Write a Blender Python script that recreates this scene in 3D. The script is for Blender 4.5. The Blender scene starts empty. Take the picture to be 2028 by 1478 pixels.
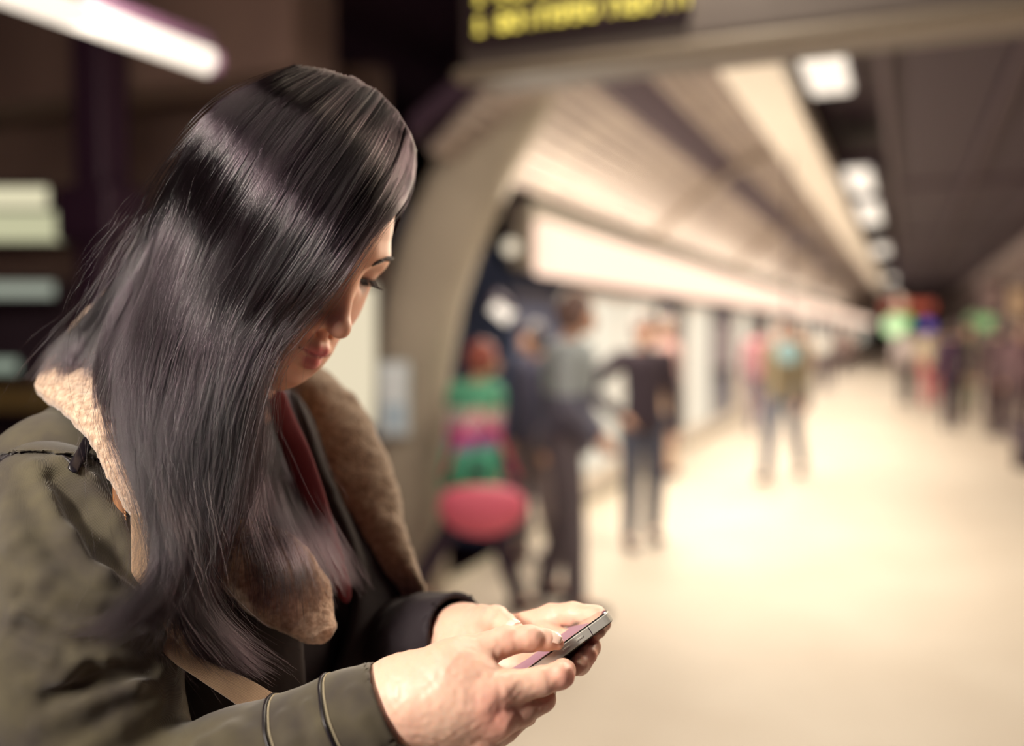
import bpy, bmesh, math, random
import numpy as np
from mathutils import Vector, Matrix

random.seed(7)
RNG = np.random.RandomState(11)
S = bpy.context.scene
COL = S.collection

# ------------------------------------------------------------------ camera
FPX = 1830.0                                   # focal length in pixels of the 2028-wide frame
EYE = np.array([0.0, 0.0, 1.5])
PITCH = math.atan(84 / FPX)
YAW = math.atan(781 * math.cos(PITCH) / FPX)
cy, sy, cp, sp = math.cos(YAW), math.sin(YAW), math.cos(PITCH), math.sin(PITCH)
FW = np.array([-sy * cp, cy * cp, -sp]); RT = np.array([cy, sy, 0.0]); UP = np.cross(RT, FW)
cam = bpy.data.cameras.new('camera')
cam.sensor_width = 36.0
cam.lens = FPX / 2028 * 36.0
cam.clip_start = 0.05; cam.clip_end = 300
cam.dof.use_dof = True
cam.dof.focus_distance = 0.645
cam.dof.aperture_fstop = 1.8
camo = bpy.data.objects.new('camera', cam); COL.objects.link(camo)
m = Matrix.Identity(4)
for i in range(3):
    m[i][0], m[i][1], m[i][2], m[i][3] = RT[i], UP[i], -FW[i], EYE[i]
camo.matrix_world = m
S.camera = camo

# ------------------------------------------------------------------ view, world
S.view_settings.view_transform = 'Standard'
S.view_settings.look = 'None'
S.view_settings.exposure = 0.0
S.view_settings.gamma = 1.0
S.view_settings.use_curve_mapping = False
S.cycles.use_denoising = True
S.cycles.use_adaptive_sampling = False
S.cycles.max_bounces = 6
S.cycles.diffuse_bounces = 3
S.cycles.sample_clamp_indirect = 4.0
S.cycles.caustics_reflective = False
S.cycles.caustics_refractive = False
W = bpy.data.worlds.new('ambient_fill'); S.world = W  # purple ambient fill, added to lift the shadows
W.use_nodes = True
W.node_tree.nodes['Background'].inputs[0].default_value = (0.42, 0.19, 0.34, 1)
W.node_tree.nodes['Background'].inputs[1].default_value = 0.12

# ------------------------------------------------------------------ frames
def q(px, py, d):
    """photo pixel + distance along the view axis -> camera-axes metres"""
    return np.array([(px - 1014) / FPX * d, (739 - py) / FPX * d, d])
def c2w(P):
    P = np.atleast_2d(np.asarray(P, float))
    return EYE + P[:, :1] * RT + P[:, 1:2] * UP + P[:, 2:3] * FW
def w2c(P):
    d = np.atleast_2d(np.asarray(P, float)) - EYE
    return np.c_[d @ RT, d @ UP, d @ FW]
def onplane(px, py, axis, val):
    r = FW + RT * (px - 1014) / FPX + UP * (739 - py) / FPX
    t = (val - EYE[axis]) / r[axis]
    return EYE + r * t

def area(name, loc, size, energy, col, target=None, sy_=None, spread=180):
    l = bpy.data.lights.new(name, 'AREA'); l.energy = energy; l.color = col
    l.shape = 'RECTANGLE'; l.size = size; l.size_y = sy_ or size
    l.spread = math.radians(spread)
    o = bpy.data.objects.new(name, l); COL.objects.link(o); o.location = loc
    if target is not None:                       # the long side of every tube runs along the platform
        z = (Vector(loc) - Vector(target)).normalized(); y = Vector((0, 1, 0)); y = (y - z * y.dot(z)).normalized(); x = y.cross(z)
        o.rotation_euler = Matrix((x, y, z)).transposed().to_euler()
    return o
WARM = (1.0, 0.88, 0.70)
# ceiling tube over the woman (beside the photographer), added hair and fill lamps, and the platform's tubes and light band
area('tube_light_over_platform', c2w([-0.62, 1.45, 0.15])[0], 0.24, 14.5, (1.0, .88, .73), c2w([-.2, -.05, .68])[0], 1.3)
area('hair_light_beside_camera', c2w([-1.0, .58, -.20])[0], 0.12, 6.2, (1.0, .90, .78), c2w([-.16, .10, .68])[0], 0.7, 62)  # added lamp, narrowed and aimed at her head for the hair highlight
area('warm_fill_on_far_side', c2w([1.05, 0.60, 1.75])[0], 0.5, 29, (1.0, .80, .60), c2w([-.2, 0, .75])[0], 1.3)  # added warm fill on her face, standing in for the tunnel lights
area('tube_light_left', c2w(q(120, 30, 2.6))[0], 0.3, 30, (1.0, .84, .70), c2w(q(250, 420, 6.5))[0], 1.3)
for yy in (3, 6.3, 11.2, 15.3, 21.1, 30):
    area('ceiling_tube_light', (-.5, yy, 3.13), 0.24, 75, WARM, (-.5, yy, 0), 1.6)
for y1, y2, e in ((5, 9, 95), (9, 14, 88), (14, 22, 125), (22, 38, 200)):
    area('canopy_light', (-2.2, (y1 + y2) / 2, 2.02), 0.3, e, WARM, (-1.2, (y1 + y2) / 2, 1.1), y2 - y1)
    area('canopy_uplight', (-2.08, (y1 + y2) / 2, 2.22), 0.16, e * .30, WARM, (-1.8, (y1 + y2) / 2, 3.2), y2 - y1)

# ------------------------------------------------------------------ materials
MATS = {}
def mat(name, col, rough=0.6, metal=0.0, emit=None, es=0.0, noise=None, bump=None, coat=0.0, sss=0.0, sheen=0.0, spec=0.5, attr=None):
    """noise=(scale, second colour, detail) ; bump=(scale, strength, distance)"""
    if name in MATS: return MATS[name]
    M = bpy.data.materials.new(name); M.use_nodes = True
    nt = M.node_tree; b = nt.nodes['Principled BSDF']
    b.inputs['Base Color'].default_value = (*col, 1)
    b.inputs['Roughness'].default_value = rough
    b.inputs['Metallic'].default_value = metal
    b.inputs['Specular IOR Level'].default_value = spec
    b.inputs['Coat Weight'].default_value = coat
    if sheen:
        b.inputs['Sheen Weight'].default_value = sheen
    if sss:
        b.inputs['Subsurface Weight'].default_value = sss
        b.inputs['Subsurface Radius'].default_value = (1.0, .35, .2)
        b.inputs['Subsurface Scale'].default_value = 0.006
    if emit:
        b.inputs['Emission Color'].default_value = (*emit, 1)
        b.inputs['Emission Strength'].default_value = es
    tc = nt.nodes.new('ShaderNodeTexCoord')
    if noise:
        n = nt.nodes.new('ShaderNodeTexNoise'); n.inputs['Scale'].default_value = noise[0]
        n.inputs['Detail'].default_value = noise[2] if len(noise) > 2 else 3
        nt.links.new(tc.outputs['Object'], n.inputs['Vector'])
        r = nt.nodes.new('ShaderNodeValToRGB')
        r.color_ramp.elements[0].position = .35; r.color_ramp.elements[1].position = .68
        r.color_ramp.elements[0].color = (*col, 1); r.color_ramp.elements[1].color = (*noise[1], 1)
        nt.links.new(n.outputs['Fac'], r.inputs['Fac']); nt.links.new(r.outputs['Color'], b.inputs['Base Color'])
    if bump:
        n2 = nt.nodes.new('ShaderNodeTexNoise'); n2.inputs['Scale'].default_value = bump[0]; n2.inputs['Detail'].default_value = 3
        nt.links.new(tc.outputs['Object'], n2.inputs['Vector'])
        bp = nt.nodes.new('ShaderNodeBump'); bp.inputs['Strength'].default_value = bump[1]; bp.inputs['Distance'].default_value = bump[2]
        nt.links.new(n2.outputs['Fac'], bp.inputs['Height']); nt.links.new(bp.outputs['Normal'], b.inputs['Normal'])
    if attr:
        a = nt.nodes.new('ShaderNodeVertexColor'); a.layer_name = attr
        nt.links.new(a.outputs['Color'], b.inputs['Base Color'])
    MATS[name] = M
    return M

# ------------------------------------------------------------------ object helpers
def mesh_obj(name, verts, faces, material, parent=None, smooth=True, colors=None):
    me = bpy.data.meshes.new(name)
    verts = np.asarray(verts, np.float32)
    if isinstance(faces, np.ndarray):
        nf, k = faces.shape
        me.vertices.add(len(verts)); me.vertices.foreach_set('co', verts.ravel())
        me.loops.add(nf * k); me.loops.foreach_set('vertex_index', faces.astype(np.int32).ravel())
        me.polygons.add(nf); me.polygons.foreach_set('loop_start', np.arange(0, nf * k, k, dtype=np.int32))
        me.polygons.foreach_set('loop_total', np.full(nf, k, np.int32))
        me.update(calc_edges=True); me.validate()
    else:
        me.from_pydata([tuple(map(float, v)) for v in verts], [], faces); me.update()
    if smooth: me.polygons.foreach_set('use_smooth', np.ones(len(me.polygons), bool))
    if colors is not None:
        ca = me.color_attributes.new('tint', 'FLOAT_COLOR', 'POINT')
        ca.data.foreach_set('color', np.c_[colors, np.ones(len(colors))].astype(np.float32).ravel())
    me.materials.append(material)
    o = bpy.data.objects.new(name, me); COL.objects.link(o)
    if parent is not None: adopt(o, parent)
    return o
def adopt(o, parent):
    o.parent = parent
    o.matrix_parent_inverse = parent.matrix_basis.inverted()
def tag(o, label=None, cat=None, group=None, kind=None):
    if label: o['label'] = label
    if cat: o['category'] = cat
    if group: o['group'] = group
    if kind: o['kind'] = kind
    return o
def empty(name, loc, rz=0.0):
    o = bpy.data.objects.new(name, None); COL.objects.link(o)
    o.location = tuple(loc); o.rotation_euler = (0, 0, rz); o.empty_display_size = .1
    return o
class MB:
    """collects boxes, prisms and tubes and links them as one mesh object"""
    def __init__(s): s.v = []; s.f = []
    def add(s, v, f):
        n = len(s.v); s.v += [tuple(map(float, a)) for a in v]; s.f += [tuple(i + n for i in g) for g in f]; return s
    def box(s, x0, x1, y0, y1, z0, z1, bev=0.0):
        b = min(bev, (x1 - x0) * .45, (y1 - y0) * .45, (z1 - z0) * .45)
        bm = bmesh.new(); bmesh.ops.create_cube(bm, size=1)
        for v in bm.verts:
            v.co = ((x0 + x1) / 2 + v.co.x * (x1 - x0), (y0 + y1) / 2 + v.co.y * (y1 - y0), (z0 + z1) / 2 + v.co.z * (z1 - z0))
        if b > 0: bmesh.ops.bevel(bm, geom=bm.edges[:], offset=b, segments=3, affect='EDGES', profile=.5)
        bm.verts.index_update()
        s.add([v.co for v in bm.verts], [[v.index for v in f.verts] for f in bm.faces]); bm.free(); return s
    def loft(s, rings, cap=True, closed=True):
        n = len(rings[0]); v = [p for r in rings for p in r]; f = []
        for i in range(len(rings) - 1):
            for j in range(n if closed else n - 1):
                k = (j + 1) % n
                f.append((i * n + j, i * n + k, (i + 1) * n + k, (i + 1) * n + j))
        if cap and closed:
            f.append(tuple(range(n))[::-1]); f.append(tuple((len(rings) - 1) * n + j for j in range(n)))
        return s.add(v, f)
    def tube(s, pts, r, n=10, rb=None, cap=True):
        pts = [Vector(p) for p in pts]; rings = []
        up = Vector((0, 0, 1)); prev = None
        for i, p in enumerate(pts):
            t = (pts[min(i + 1, len(pts) - 1)] - pts[max(i - 1, 0)]).normalized()
            if prev is None:
                a = t.cross(up if abs(t.z) < .9 else Vector((1, 0, 0))).normalized()
            else:
                a = (prev - t * prev.dot(t)).normalized()
            prev = a; b = t.cross(a)
            rr = r[i] if isinstance(r, (list, tuple, np.ndarray)) else r
            r2 = rr if rb is None else rb
            rings.append([p + a * rr * math.cos(2 * math.pi * k / n) + b * r2 * math.sin(2 * math.pi * k / n) for k in range(n)])
        return s.loft(rings, cap)
    def ball(s, c, r, n=14, sc=(1, 1, 1)):
        rings = []
        for i in range(1, n):
            th = math.pi * i / n
            rings.append([(c[0] + sc[0] * r * math.sin(th) * math.cos(2 * math.pi * k / (n * 2)), c[1] + sc[1] * r * math.sin(th) * math.sin(2 * math.pi * k / (n * 2)), c[2] + sc[2] * r * math.cos(th)) for k in range(n * 2)])
        return s.loft(rings)
    def lathe(s, prof, n=24, c=(0, 0)):
        return s.loft([[(c[0] + r * math.cos(2 * math.pi * k / n), c[1] + r * math.sin(2 * math.pi * k / n), z) for k in range(n)] for r, z in prof])
    def build(s, name, m_, parent=None, smooth=False, world=None):
        v = s.v if world is None else [tuple(a) for a in c2w(np.array(s.v))]
        me = bpy.data.meshes.new(name); me.from_pydata(v, [], s.f)
        bm = bmesh.new(); bm.from_mesh(me); bmesh.ops.recalc_face_normals(bm, faces=bm.faces); bm.to_mesh(me); bm.free()
        if smooth: me.polygons.foreach_set('use_smooth', np.ones(len(me.polygons), bool))
        me.materials.append(m_)
        o = bpy.data.objects.new(name, me); COL.objects.link(o)
        if parent is not None: adopt(o, parent)
        return o

# ------------------------------------------------------------------ implicit surfaces
def smin(a, b, k):
    h = np.clip(.5 + .5 * (b - a) / k, 0, 1)
    return b + (a - b) * h - k * h * (1 - h)
def smax(a, b, k): return -smin(-a, -b, k)
def cap(P, a, b, r1, r2):
    a = np.asarray(a, np.float32); b = np.asarray(b, np.float32); d = b - a
    t = np.clip(((P - a) @ d) / max(float(d @ d), 1e-12), 0, 1)
    return np.linalg.norm(P - a - t[:, None] * d, axis=1) - (r1 + (r2 - r1) * t)
def ell(P, c, r, Rm=None):
    p = P - np.asarray(c, np.float32)
    if Rm is not None: p = p @ np.asarray(Rm, np.float32)
    r = np.asarray(r, np.float32)
    k0 = np.linalg.norm(p / r, axis=1); k1 = np.linalg.norm(p / (r * r), axis=1)
    return k0 * (k0 - 1.0) / np.maximum(k1, 1e-9)
def chain(P, pts, rs, k=0.004):
    d = None
    for i in range(len(pts) - 1):
        e = cap(P, pts[i], pts[i + 1], rs[i], rs[i + 1])
        d = e if d is None else smin(d, e, k)
    return d
def _hash(i, j, k):
    h = (i * 374761393 + j * 668265263 + k * 2147483647 + 1274126177) & 0x7fffffff
    h = ((h ^ (h >> 13)) * 1103515245) & 0x7fffffff
    return ((h ^ (h >> 16)) & 0xffff) / 65535.0
def vnoise(P, s):
    p = P * s; i = np.floor(p).astype(np.int64); f = p - i; f = f * f * (3 - 2 * f); o = 0
    for a in (0, 1):
        for b in (0, 1):
            for c in (0, 1):
                w = (f[:, 0] if a else 1 - f[:, 0]) * (f[:, 1] if b else 1 - f[:, 1]) * (f[:, 2] if c else 1 - f[:, 2])
                o = o + w * _hash(i[:, 0] + a, i[:, 1] + b, i[:, 2] + c)
    return o * 2 - 1
def evalf(f, P, ch=400000):
    return np.concatenate([f(P[i:i + ch].astype(np.float32)) for i in range(0, len(P), ch)])
def nets(f, lo, hi, h, snap=1):
    """naive surface nets of f<0 inside the box"""
    lo = np.asarray(lo, float); hi = np.asarray(hi, float)
    n = np.ceil((hi - lo) / h).astype(int) + 1
    # coarse skip: evaluate blocks first
    B = 8
    nb = np.ceil(n / B).astype(int)
    V = np.full(tuple(nb * B + 1), 1.0, np.float32)
    bc = np.stack(np.meshgrid(*[np.arange(k) for k in nb], indexing='ij'), -1).reshape(-1, 3)
    cen = lo + (bc + .5) * B * h
    fv = evalf(f, cen)
    near = np.abs(fv) < B * h * 1.35
    for b_, v_ in zip(bc[~near], fv[~near]):
        if v_ < 0: V[b_[0] * B:b_[0] * B + B + 1, b_[1] * B:b_[1] * B + B + 1, b_[2] * B:b_[2] * B + B + 1] = -1.0
    loc = np.stack(np.meshgrid(*[np.arange(B + 1)] * 3, indexing='ij'), -1).reshape(-1, 3)
    nbk = bc[near]
    for i0 in range(0, len(nbk), 400):
        bb = nbk[i0:i0 + 400]
        idx = (bb[:, None, :] * B + loc[None]).reshape(-1, 3)
        V[idx[:, 0], idx[:, 1], idx[:, 2]] = evalf(f, lo + idx * h)
    s = V < 0
    c = [V[a:V.shape[0] - 1 + a, b:V.shape[1] - 1 + b, d:V.shape[2] - 1 + d] for a in (0, 1) for b in (0, 1) for d in (0, 1)]
    cnt = sum((x < 0).astype(np.int8) for x in c)
    act = (cnt > 0) & (cnt < 8)
    ii = np.argwhere(act)
    vid = np.full(act.shape, -1, np.int64); vid[act] = np.arange(len(ii))
    cv = np.stack([x[act] for x in c], 1); cpz = np.array([(a, b, d) for a in (0, 1) for b in (0, 1) for d in (0, 1)], float)
    pos = np.zeros((len(ii), 3)); w = np.zeros(len(ii))
    for a in range(8):
        for b in range(a + 1, 8):
            if np.abs(cpz[a] - cpz[b]).sum() != 1: continue
            va, vb = cv[:, a], cv[:, b]; x = (va < 0) != (vb < 0)
            t = np.where(x, va / np.where(x, va - vb, 1), 0)
            pos += x[:, None] * (cpz[a] + t[:, None] * (cpz[b] - cpz[a])); w += x
    P = lo + (ii + pos / w[:, None]) * h
    F = []
    for ax in range(3):
        sl0 = [slice(None)] * 3; sl1 = [slice(None)] * 3
        sl0[ax] = slice(0, -1); sl1[ax] = slice(1, None)
        e0, e1 = s[tuple(sl0)], s[tuple(sl1)]
        x = np.argwhere(e0 != e1); inside = e0[e0 != e1]
        o1, o2 = [(1, 2), (2, 0), (0, 1)][ax]
        ok = (x[:, o1] > 0) & (x[:, o2] > 0) & (x[:, o1] < act.shape[o1]) & (x[:, o2] < act.shape[o2])
        x, inside = x[ok], inside[ok]
        def gv(d1, d2):
            y = x.copy(); y[:, o1] -= d1; y[:, o2] -= d2
            return vid[y[:, 0], y[:, 1], y[:, 2]]
        qd = np.stack([gv(1, 1), gv(0, 1), gv(0, 0), gv(1, 0)], 1)
        qd[~inside] = qd[~inside][:, ::-1]
        F.append(qd[(qd >= 0).all(1)])
    F = np.concatenate(F)
    for _ in range(snap):
        e = h * .25; f0 = evalf(f, P)
        g = np.stack([(evalf(f, P + np.eye(3)[k] * e) - f0) / e for k in range(3)], 1)
        g /= np.maximum(np.linalg.norm(g, axis=1), .3)[:, None] ** 2
        P = P - np.clip(f0, -h, h)[:, None] * g
    return P, F
def depth_of(f, px, py, d0=.3, d1=1.6, n=400):
    """first distance along the pixel's ray where f<0, else the closest approach"""
    d = np.linspace(d0, d1, n)
    P = np.stack([q(px, py, t) for t in d])
    v = f(P.astype(np.float32)); i = np.argmax(v < 0)
    return d[i] if v[i] < 0 else d[np.argmin(v)]
# ------------------------------------------------------------------ the station
def wpt(px, py, D): return c2w(q(px, py, D))[0]
CREAM = (.78, .70, .56)
m_floor = mat('floor_terrazzo', (.67, .58, .485), .55, noise=(1.3, (.74, .655, .56), 6), bump=(9, .08, .01))
m_dark = mat('dark_ceiling', (.030, .014, .026), .7)
m_darkrib = mat('dark_ceiling_rib', (.06, .035, .05), .6)
m_slat = mat('metal_slats', (.30, .24, .215), .5, .1, noise=(3, (.37, .30, .26)))
m_beam = mat('cream_beam', (.86, .80, .72), .6)
m_black = mat('near_black', (.030, .009, .026), .6)
m_conc = mat('pillar_concrete', (.31, .265, .21), .75, noise=(2.2, (.40, .345, .275), 6), bump=(30, .2, .01))
m_purple = mat('tunnel_wall', (.055, .032, .05), .8, noise=(1.2, (.085, .05, .06)))
m_brown = mat('brown_ceiling', (.16, .10, .085), .8, noise=(.9, (.23, .15, .12)))
def emis(name, col, s=1.0): return mat(name, (.05, .05, .05), .6, emit=col, es=s)
m_tube = emis('tube_glow', (1.1, .96, .80), 1.15)
m_band = emis('canopy_glow', (1.4, 1.0, .76), 1.0)

def struct(mb, name, m_, smooth=False, parent=None):
    o = mb.build(name, m_, parent, smooth)
    if parent is None: o['kind'] = 'structure'
    return o
struct(MB().box(-2.4, 7, -4, 95, -.4, 0), 'floor', m_floor)
struct(MB().box(-2.52, -2.4, -4, 95, -.42, .004, .01), 'trim_1', mat('platform_edge', (.62, .55, .43), .6))
struct(MB().box(-7, -2.52, -4, 95, -1.6, -1.2), 'floor_1', m_black)
struct(MB().box(-7.3, -7, -4, 95, -1.6, 4.6), 'wall_left', m_purple)
struct(MB().box(-7.3, 7, 95, 95.4, -1.6, 4.6), 'wall_far', m_black)
struct(MB().box(7, 7.3, -4, 95, -.4, 4.6), 'wall_right', m_purple)
# curved slatted ceiling between the light canopy and the beam
mb = MB()
prof = [(-1.13, 3.21), (-1.35, 3.15), (-1.6, 3.02), (-1.85, 2.84), (-2.1, 2.62), (-2.32, 2.42)]
def profp(t):
    t = t * (len(prof) - 1); i = min(int(t), len(prof) - 2); f = t - i
    return (prof[i][0] * (1 - f) + prof[i + 1][0] * f, prof[i][1] * (1 - f) + prof[i + 1][1] * f)
y0 = 4.35
for mod in range(19):
    ya, yb = y0 + mod * 4.7, y0 + mod * 4.7 + 4.58
    for k in range(18):
        a, b = profp(k / 18 + .004), profp((k + 1) / 18 - .006)
        dx, dz = .02, .035
        mb.loft([[(a[0], y, a[1]), (b[0], y, b[1]), (b[0] - dx, y, b[1] + dz), (a[0] - dx, y, a[1] + dz)] for y in (ya, yb)])
struct(mb, 'ceiling_1', m_slat)
struct(MB().loft([[(-1.1, y, 3.32), (-2.42, y, 2.50), (-2.42, y, 2.62), (-1.1, y, 3.5)] for y in (4.3, 94)]), 'ceiling_2', m_black)
mb = MB()                                             # ribs that stand between the slatted modules
for mod in range(1, 18):
    y = y0 + mod * 4.7 - .06
    mb.loft([[profp(t) + (0,) for t in np.linspace(0, 1, 9)]] and [[(profp(t)[0] + o[0], y + o[1], profp(t)[1] + o[2]) for o in ((0, -.05, -.07), (0, .05, -.07), (0, .05, .02), (0, -.05, .02))] for t in np.linspace(0, 1, 9)])
struct(mb, 'trim_2', mat('rib', (.30, .24, .2), .6))
struct(MB().box(-1.12, -.74, 3.2, 94, 3.12, 3.3, .02), 'trim_3', m_beam)
struct(MB().box(-7, 7, -1.2, 94, 3.75, 3.9), 'ceiling', m_black)
mb = MB()
for k in range(9):
    x0 = -.16 + k * .8
    if k < 3: mb.box(x0, x0 + .74, 2, 94, 3.24, 3.3, .01)
    else: mb.box(x0, x0 + .74, 2, 94, 3.3, 3.36, .01)
struct(mb, 'ceiling_3', m_dark)
mb = MB()
for k in range(5): mb.box(-.2 + k * .8, -.14 + k * .8, 2, 94, 3.19, 3.3)
for k in range(15): mb.box(-.2, 7, 6 + k * 6, 6.12 + k * 6, 3.2, 3.3)
struct(mb, 'trim_4', m_darkrib)
struct(MB().box(2.0, 2.35, 9, 94, 3.0, 3.3, .03), 'trim_5', mat('right_cornice', (.30, .23, .22), .6))
struct(MB().box(2.35, 2.6, 9, 94, 0, 3.3), 'wall_right.001', mat('right_inner_wall', (.14, .09, .10), .7, noise=(1.1, (.25, .18, .15))))
# brownish soffit over the left side, its beam and dark column
struct(MB().box(-7, -2.45, 1.2, 4.1, 3.5, 3.6), 'ceiling_4', m_brown)
struct(MB().box(-7, -3.0, 4.1, 4.5, 2.9, 3.75), 'trim_6', m_brown)
mb = MB(); p = wpt(205, 500, 5.2)
mb.box(p[0] - .11, p[0] + .11, p[1] - .11, p[1] + .11, -1.2, 3.75, .03)
mb.box(p[0] - .2, p[0] + .2, p[1] - .16, p[1] + .16, 2.0, 2.3, .03)
struct(mb, 'trim_7', m_black)
def camwall(name, x0, x1, y0, y1, D, th, m_):     # a wall panel square to the passage beside the tracks
    a = [q(x0, y0, D), q(x1, y0, D), q(x1, y1, D), q(x0, y1, D)]; b = [p_ + np.array([0, 0, th]) for p_ in a]
    mb = MB(); mb.loft([a, b]); return mb.build(name, m_, world=True)
camwall('wall_back', -700, 760, 130, 560, 6.6, .2, mat('back_wall_brown', (.17, .105, .09), .8, noise=(.8, (.27, .18, .14)))).__setitem__('kind', 'structure')
camwall('wall_back.001', -700, 660, 556, 1300, 6.5, .2, m_purple)['kind'] = 'structure'
camwall('trim_8', -700, 170, 765, 815, 6.0, .2, mat('ochre_rail', (.24, .16, .05), .6))['kind'] = 'structure'

# leaning concrete column
mb = MB(); rings = []
for y, xl, xr in ((1330, 700, 884), (1150, 716, 878), (900, 728, 880), (740, 735, 886), (600, 748, 912), (500, 772, 944), (430, 795, 974), (330, 842, 1018), (240, 893, 1066), (170, 935, 1108), (60, 1000, 1180)):
    a, b = q(xl, y, 5.12), q(xr, y, 5.12); c = (a + b) / 2; hw = (b[0] - a[0]) / 2; ring = []
    for k in range(28):
        t = 2 * math.pi * k / 28; ct, st = math.cos(t), math.sin(t)
        ring.append(c + np.array([hw * abs(ct) ** .6 * np.sign(ct), 0, .28 + .28 * abs(st) ** .6 * np.sign(st)]))
    rings.append(ring)
mb.loft(rings); col_ = mb.build('concrete_pillar', m_conc, None, True, world=True); col_['kind'] = 'structure'
pn = empty('wall_notice', wpt(781, 790, 5.08)); tag(pn, 'pale blue and white notice board fixed to the concrete pillar', 'notice')
def camplate(name, x0, x1, y0, y1, D, th, m_, par, bev=.01):
    a, b = q(x0, y1, D), q(x1, y0, D)
    mb = MB().box(a[0], b[0], a[1], b[1], D - th, D, bev); return mb.build(name, m_, par, world=True)
camplate('frame', 750, 812, 716, 866, 5.09, .03, mat('notice_frame', (.55, .62, .66), .4, .2), pn)
camplate('sheet', 756, 806, 724, 858, 5.058, .004, mat('notice_paper', (.78, .86, .92), .5), pn, .001)
camplate('picture', 762, 800, 800, 850, 5.053, .003, mat('notice_blue', (.45, .60, .74), .5), pn, .001)
# added glowing panel standing in for a lit wall behind the pillar
lb = empty('glow_panel', wpt(690, 760, 5.95)); tag(lb, 'big cream glowing panel standing in for a lit wall behind the concrete pillar', 'glowing panel')
camplate('case', 540, 752, 560, 850, 6.1, .16, mat('case', (.2, .17, .15), .5), lb, .02)
camplate('panel', 548, 744, 568, 842, 5.938, .01, emis('panel_glow', (.80, .70, .50), 1.0), lb, .004)

# light canopy over the platform edge
lc = empty('light_canopy', (-2.4, 6, 2.05)); tag(lc, 'long glowing cream light canopy running above the train doors', 'light')
MB().box(-2.60, -2.42, 6.05, 73, 1.95, 2.42, .02).build('housing', mat('canopy_housing', (.5, .45, .38), .5), lc)
MB().box(-2.42, -2.3, 6.05, 73, 1.89, 2.27, .03).build('diffuser', m_band, lc)

# ------------------------------------------------------------------ train
m_blue = mat('train_blue', (.075, .10, .19), .35, coat=.3)
m_white = mat('train_white', (.76, .70, .64), .35)
m_int = emis('train_interior', (.86, .78, .62), 1.0)
m_glass = mat('dark_glass', (.09, .10, .13), .12)
tr = empty('train', (-3.9, 6.2, -.1)); tag(tr, 'dark blue underground train with pale doors standing at the platform', 'train')
for c in range(4):
    ya = 6.2 + c * 16.5
    sec = [(-2.62, -.1), (-2.6, .9), (-2.62, 1.75), (-2.85, 2.15), (-3.4, 2.45), (-4.4, 2.45), (-4.95, 2.15), (-5.2, 1.75), (-5.2, -.1)]
    cb = MB().loft([[(x, y, z) for x, z in sec] for y in (ya, ya + 16.2)]).build('carriage_body', m_blue, tr)
    MB().box(-2.615, -2.585, ya + .1, ya + 16.1, -.05, .2).build('sill_stripe', m_white, tr)
    MB().box(-4.6, -3.1, ya + .5, ya + 15.7, -1.0, -.1, .1).build('underframe', m_black, tr)
    for d in ((1.0, 3.9), (5.4, 7.0), (9.2, 10.6), (13.2, 14.6)):
        # a double door: pale leaves around a lit opening
        dr = MB().box(-2.6, -2.56, ya + d[0], ya + d[1], .02, 1.86, .02).build('door', m_white, tr)
        mid = (d[0] + d[1]) / 2
        for s in (-1, 1):
            a, b = (ya + d[0] + .1, ya + mid - .06) if s < 0 else (ya + mid + .06, ya + d[1] - .1)
            MB().box(-2.562, -2.552, a, b, .25 if c == 0 and d[0] < 6 else .8, 1.78, .01).build('door_window', m_int, dr)
    for w in ((4.1, 5.2), (7.25, 8.9), (10.9, 12.9), (14.8, 15.9)):
        wf = MB().box(-2.61, -2.575, ya + w[0], ya + w[1], .8, 1.7, .03).build('window', m_glass, tr)
        MB().box(-2.577, -2.57, ya + w[0] + .1, ya + w[1] - .1, .95, 1.62, .02).build('pane', emis('window_glow_%d' % (c % 2), (.42, .30, .27), .7) if int(w[0]) % 2 else m_glass, wf)

# ------------------------------------------------------------------ ceiling tubes
for i, (ya, yb) in enumerate(((5.75, 6.95), (10.45, 12.1), (13.2, 15.6), (20, 22), (31, 34), (46, 50))):
    L = empty('ceiling_light', (-.5, (ya + yb) / 2, 3.2))
    names = ['nearest of the pale ceiling lights in the dark channel, just below the display sign', 'second ceiling light along the dark channel beyond the display sign', 'third ceiling light along the dark channel, joining the second',
             'fourth ceiling light, small and round looking, along the dark channel', 'fifth ceiling light, faint, above the red sign', 'farthest ceiling light, peach coloured, overlapping the red sign']
    tag(L, names[i], 'ceiling light', 'ceiling lights in the dark channel')
    MB().box(-.68, -.34, ya - .05, yb + .05, 3.21, 3.32, .02).build('housing', m_black, L)
    MB().box(-.65, -.38, ya, yb, 3.16, 3.22, .025).build('diffuser', m_tube, L)
def tubelamp(name, a, b, r, label, group=None, m_=m_tube):
    a, b = wpt(*a), wpt(*b); L = empty(name, (a + b) / 2); tag(L, label, 'light', group)
    d = (b - a) / np.linalg.norm(b - a)
    MB().tube([a, b], r, 12).build('tube', m_, L, True)
    for e, s in ((a, -1), (b, 1)): MB().tube([e + d * s * .001, e + d * s * .03], r * 1.08, 12).build('end_cap', m_black, L, True)
    up = np.array([0, 0, r * 1.3])
    MB().tube([a + up, b + up], r * .7, 8).build('housing', m_black, L, True)
    return L
tubelamp('tube_light', (-160, -82, 2.3), (412, 122, 3.0), .044, 'long bright tube light hanging at the upper left under the brown ceiling')
tubelamp('platform_lamp', (978, 604, 5.6), (1012, 632, 5.6), .045, 'small bright oval lamp above the girl in the striped jumper')
def globe(px, py, D, r, m_, label, cat='lamp', group=None, name='globe_lamp'):
    c = wpt(px, py, D); L = empty(name, c); tag(L, label, cat, group)
    MB().ball(c, r, 10).build('globe', m_, L, True)
    MB().tube([c + np.array([0, 0, r * .9]), np.array([c[0], c[1], 3.22])], .012, 8).build('mount', m_black, L)
    return L
peach = emis('peach_glow', (.78, .60, .44), 1.1)
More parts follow.
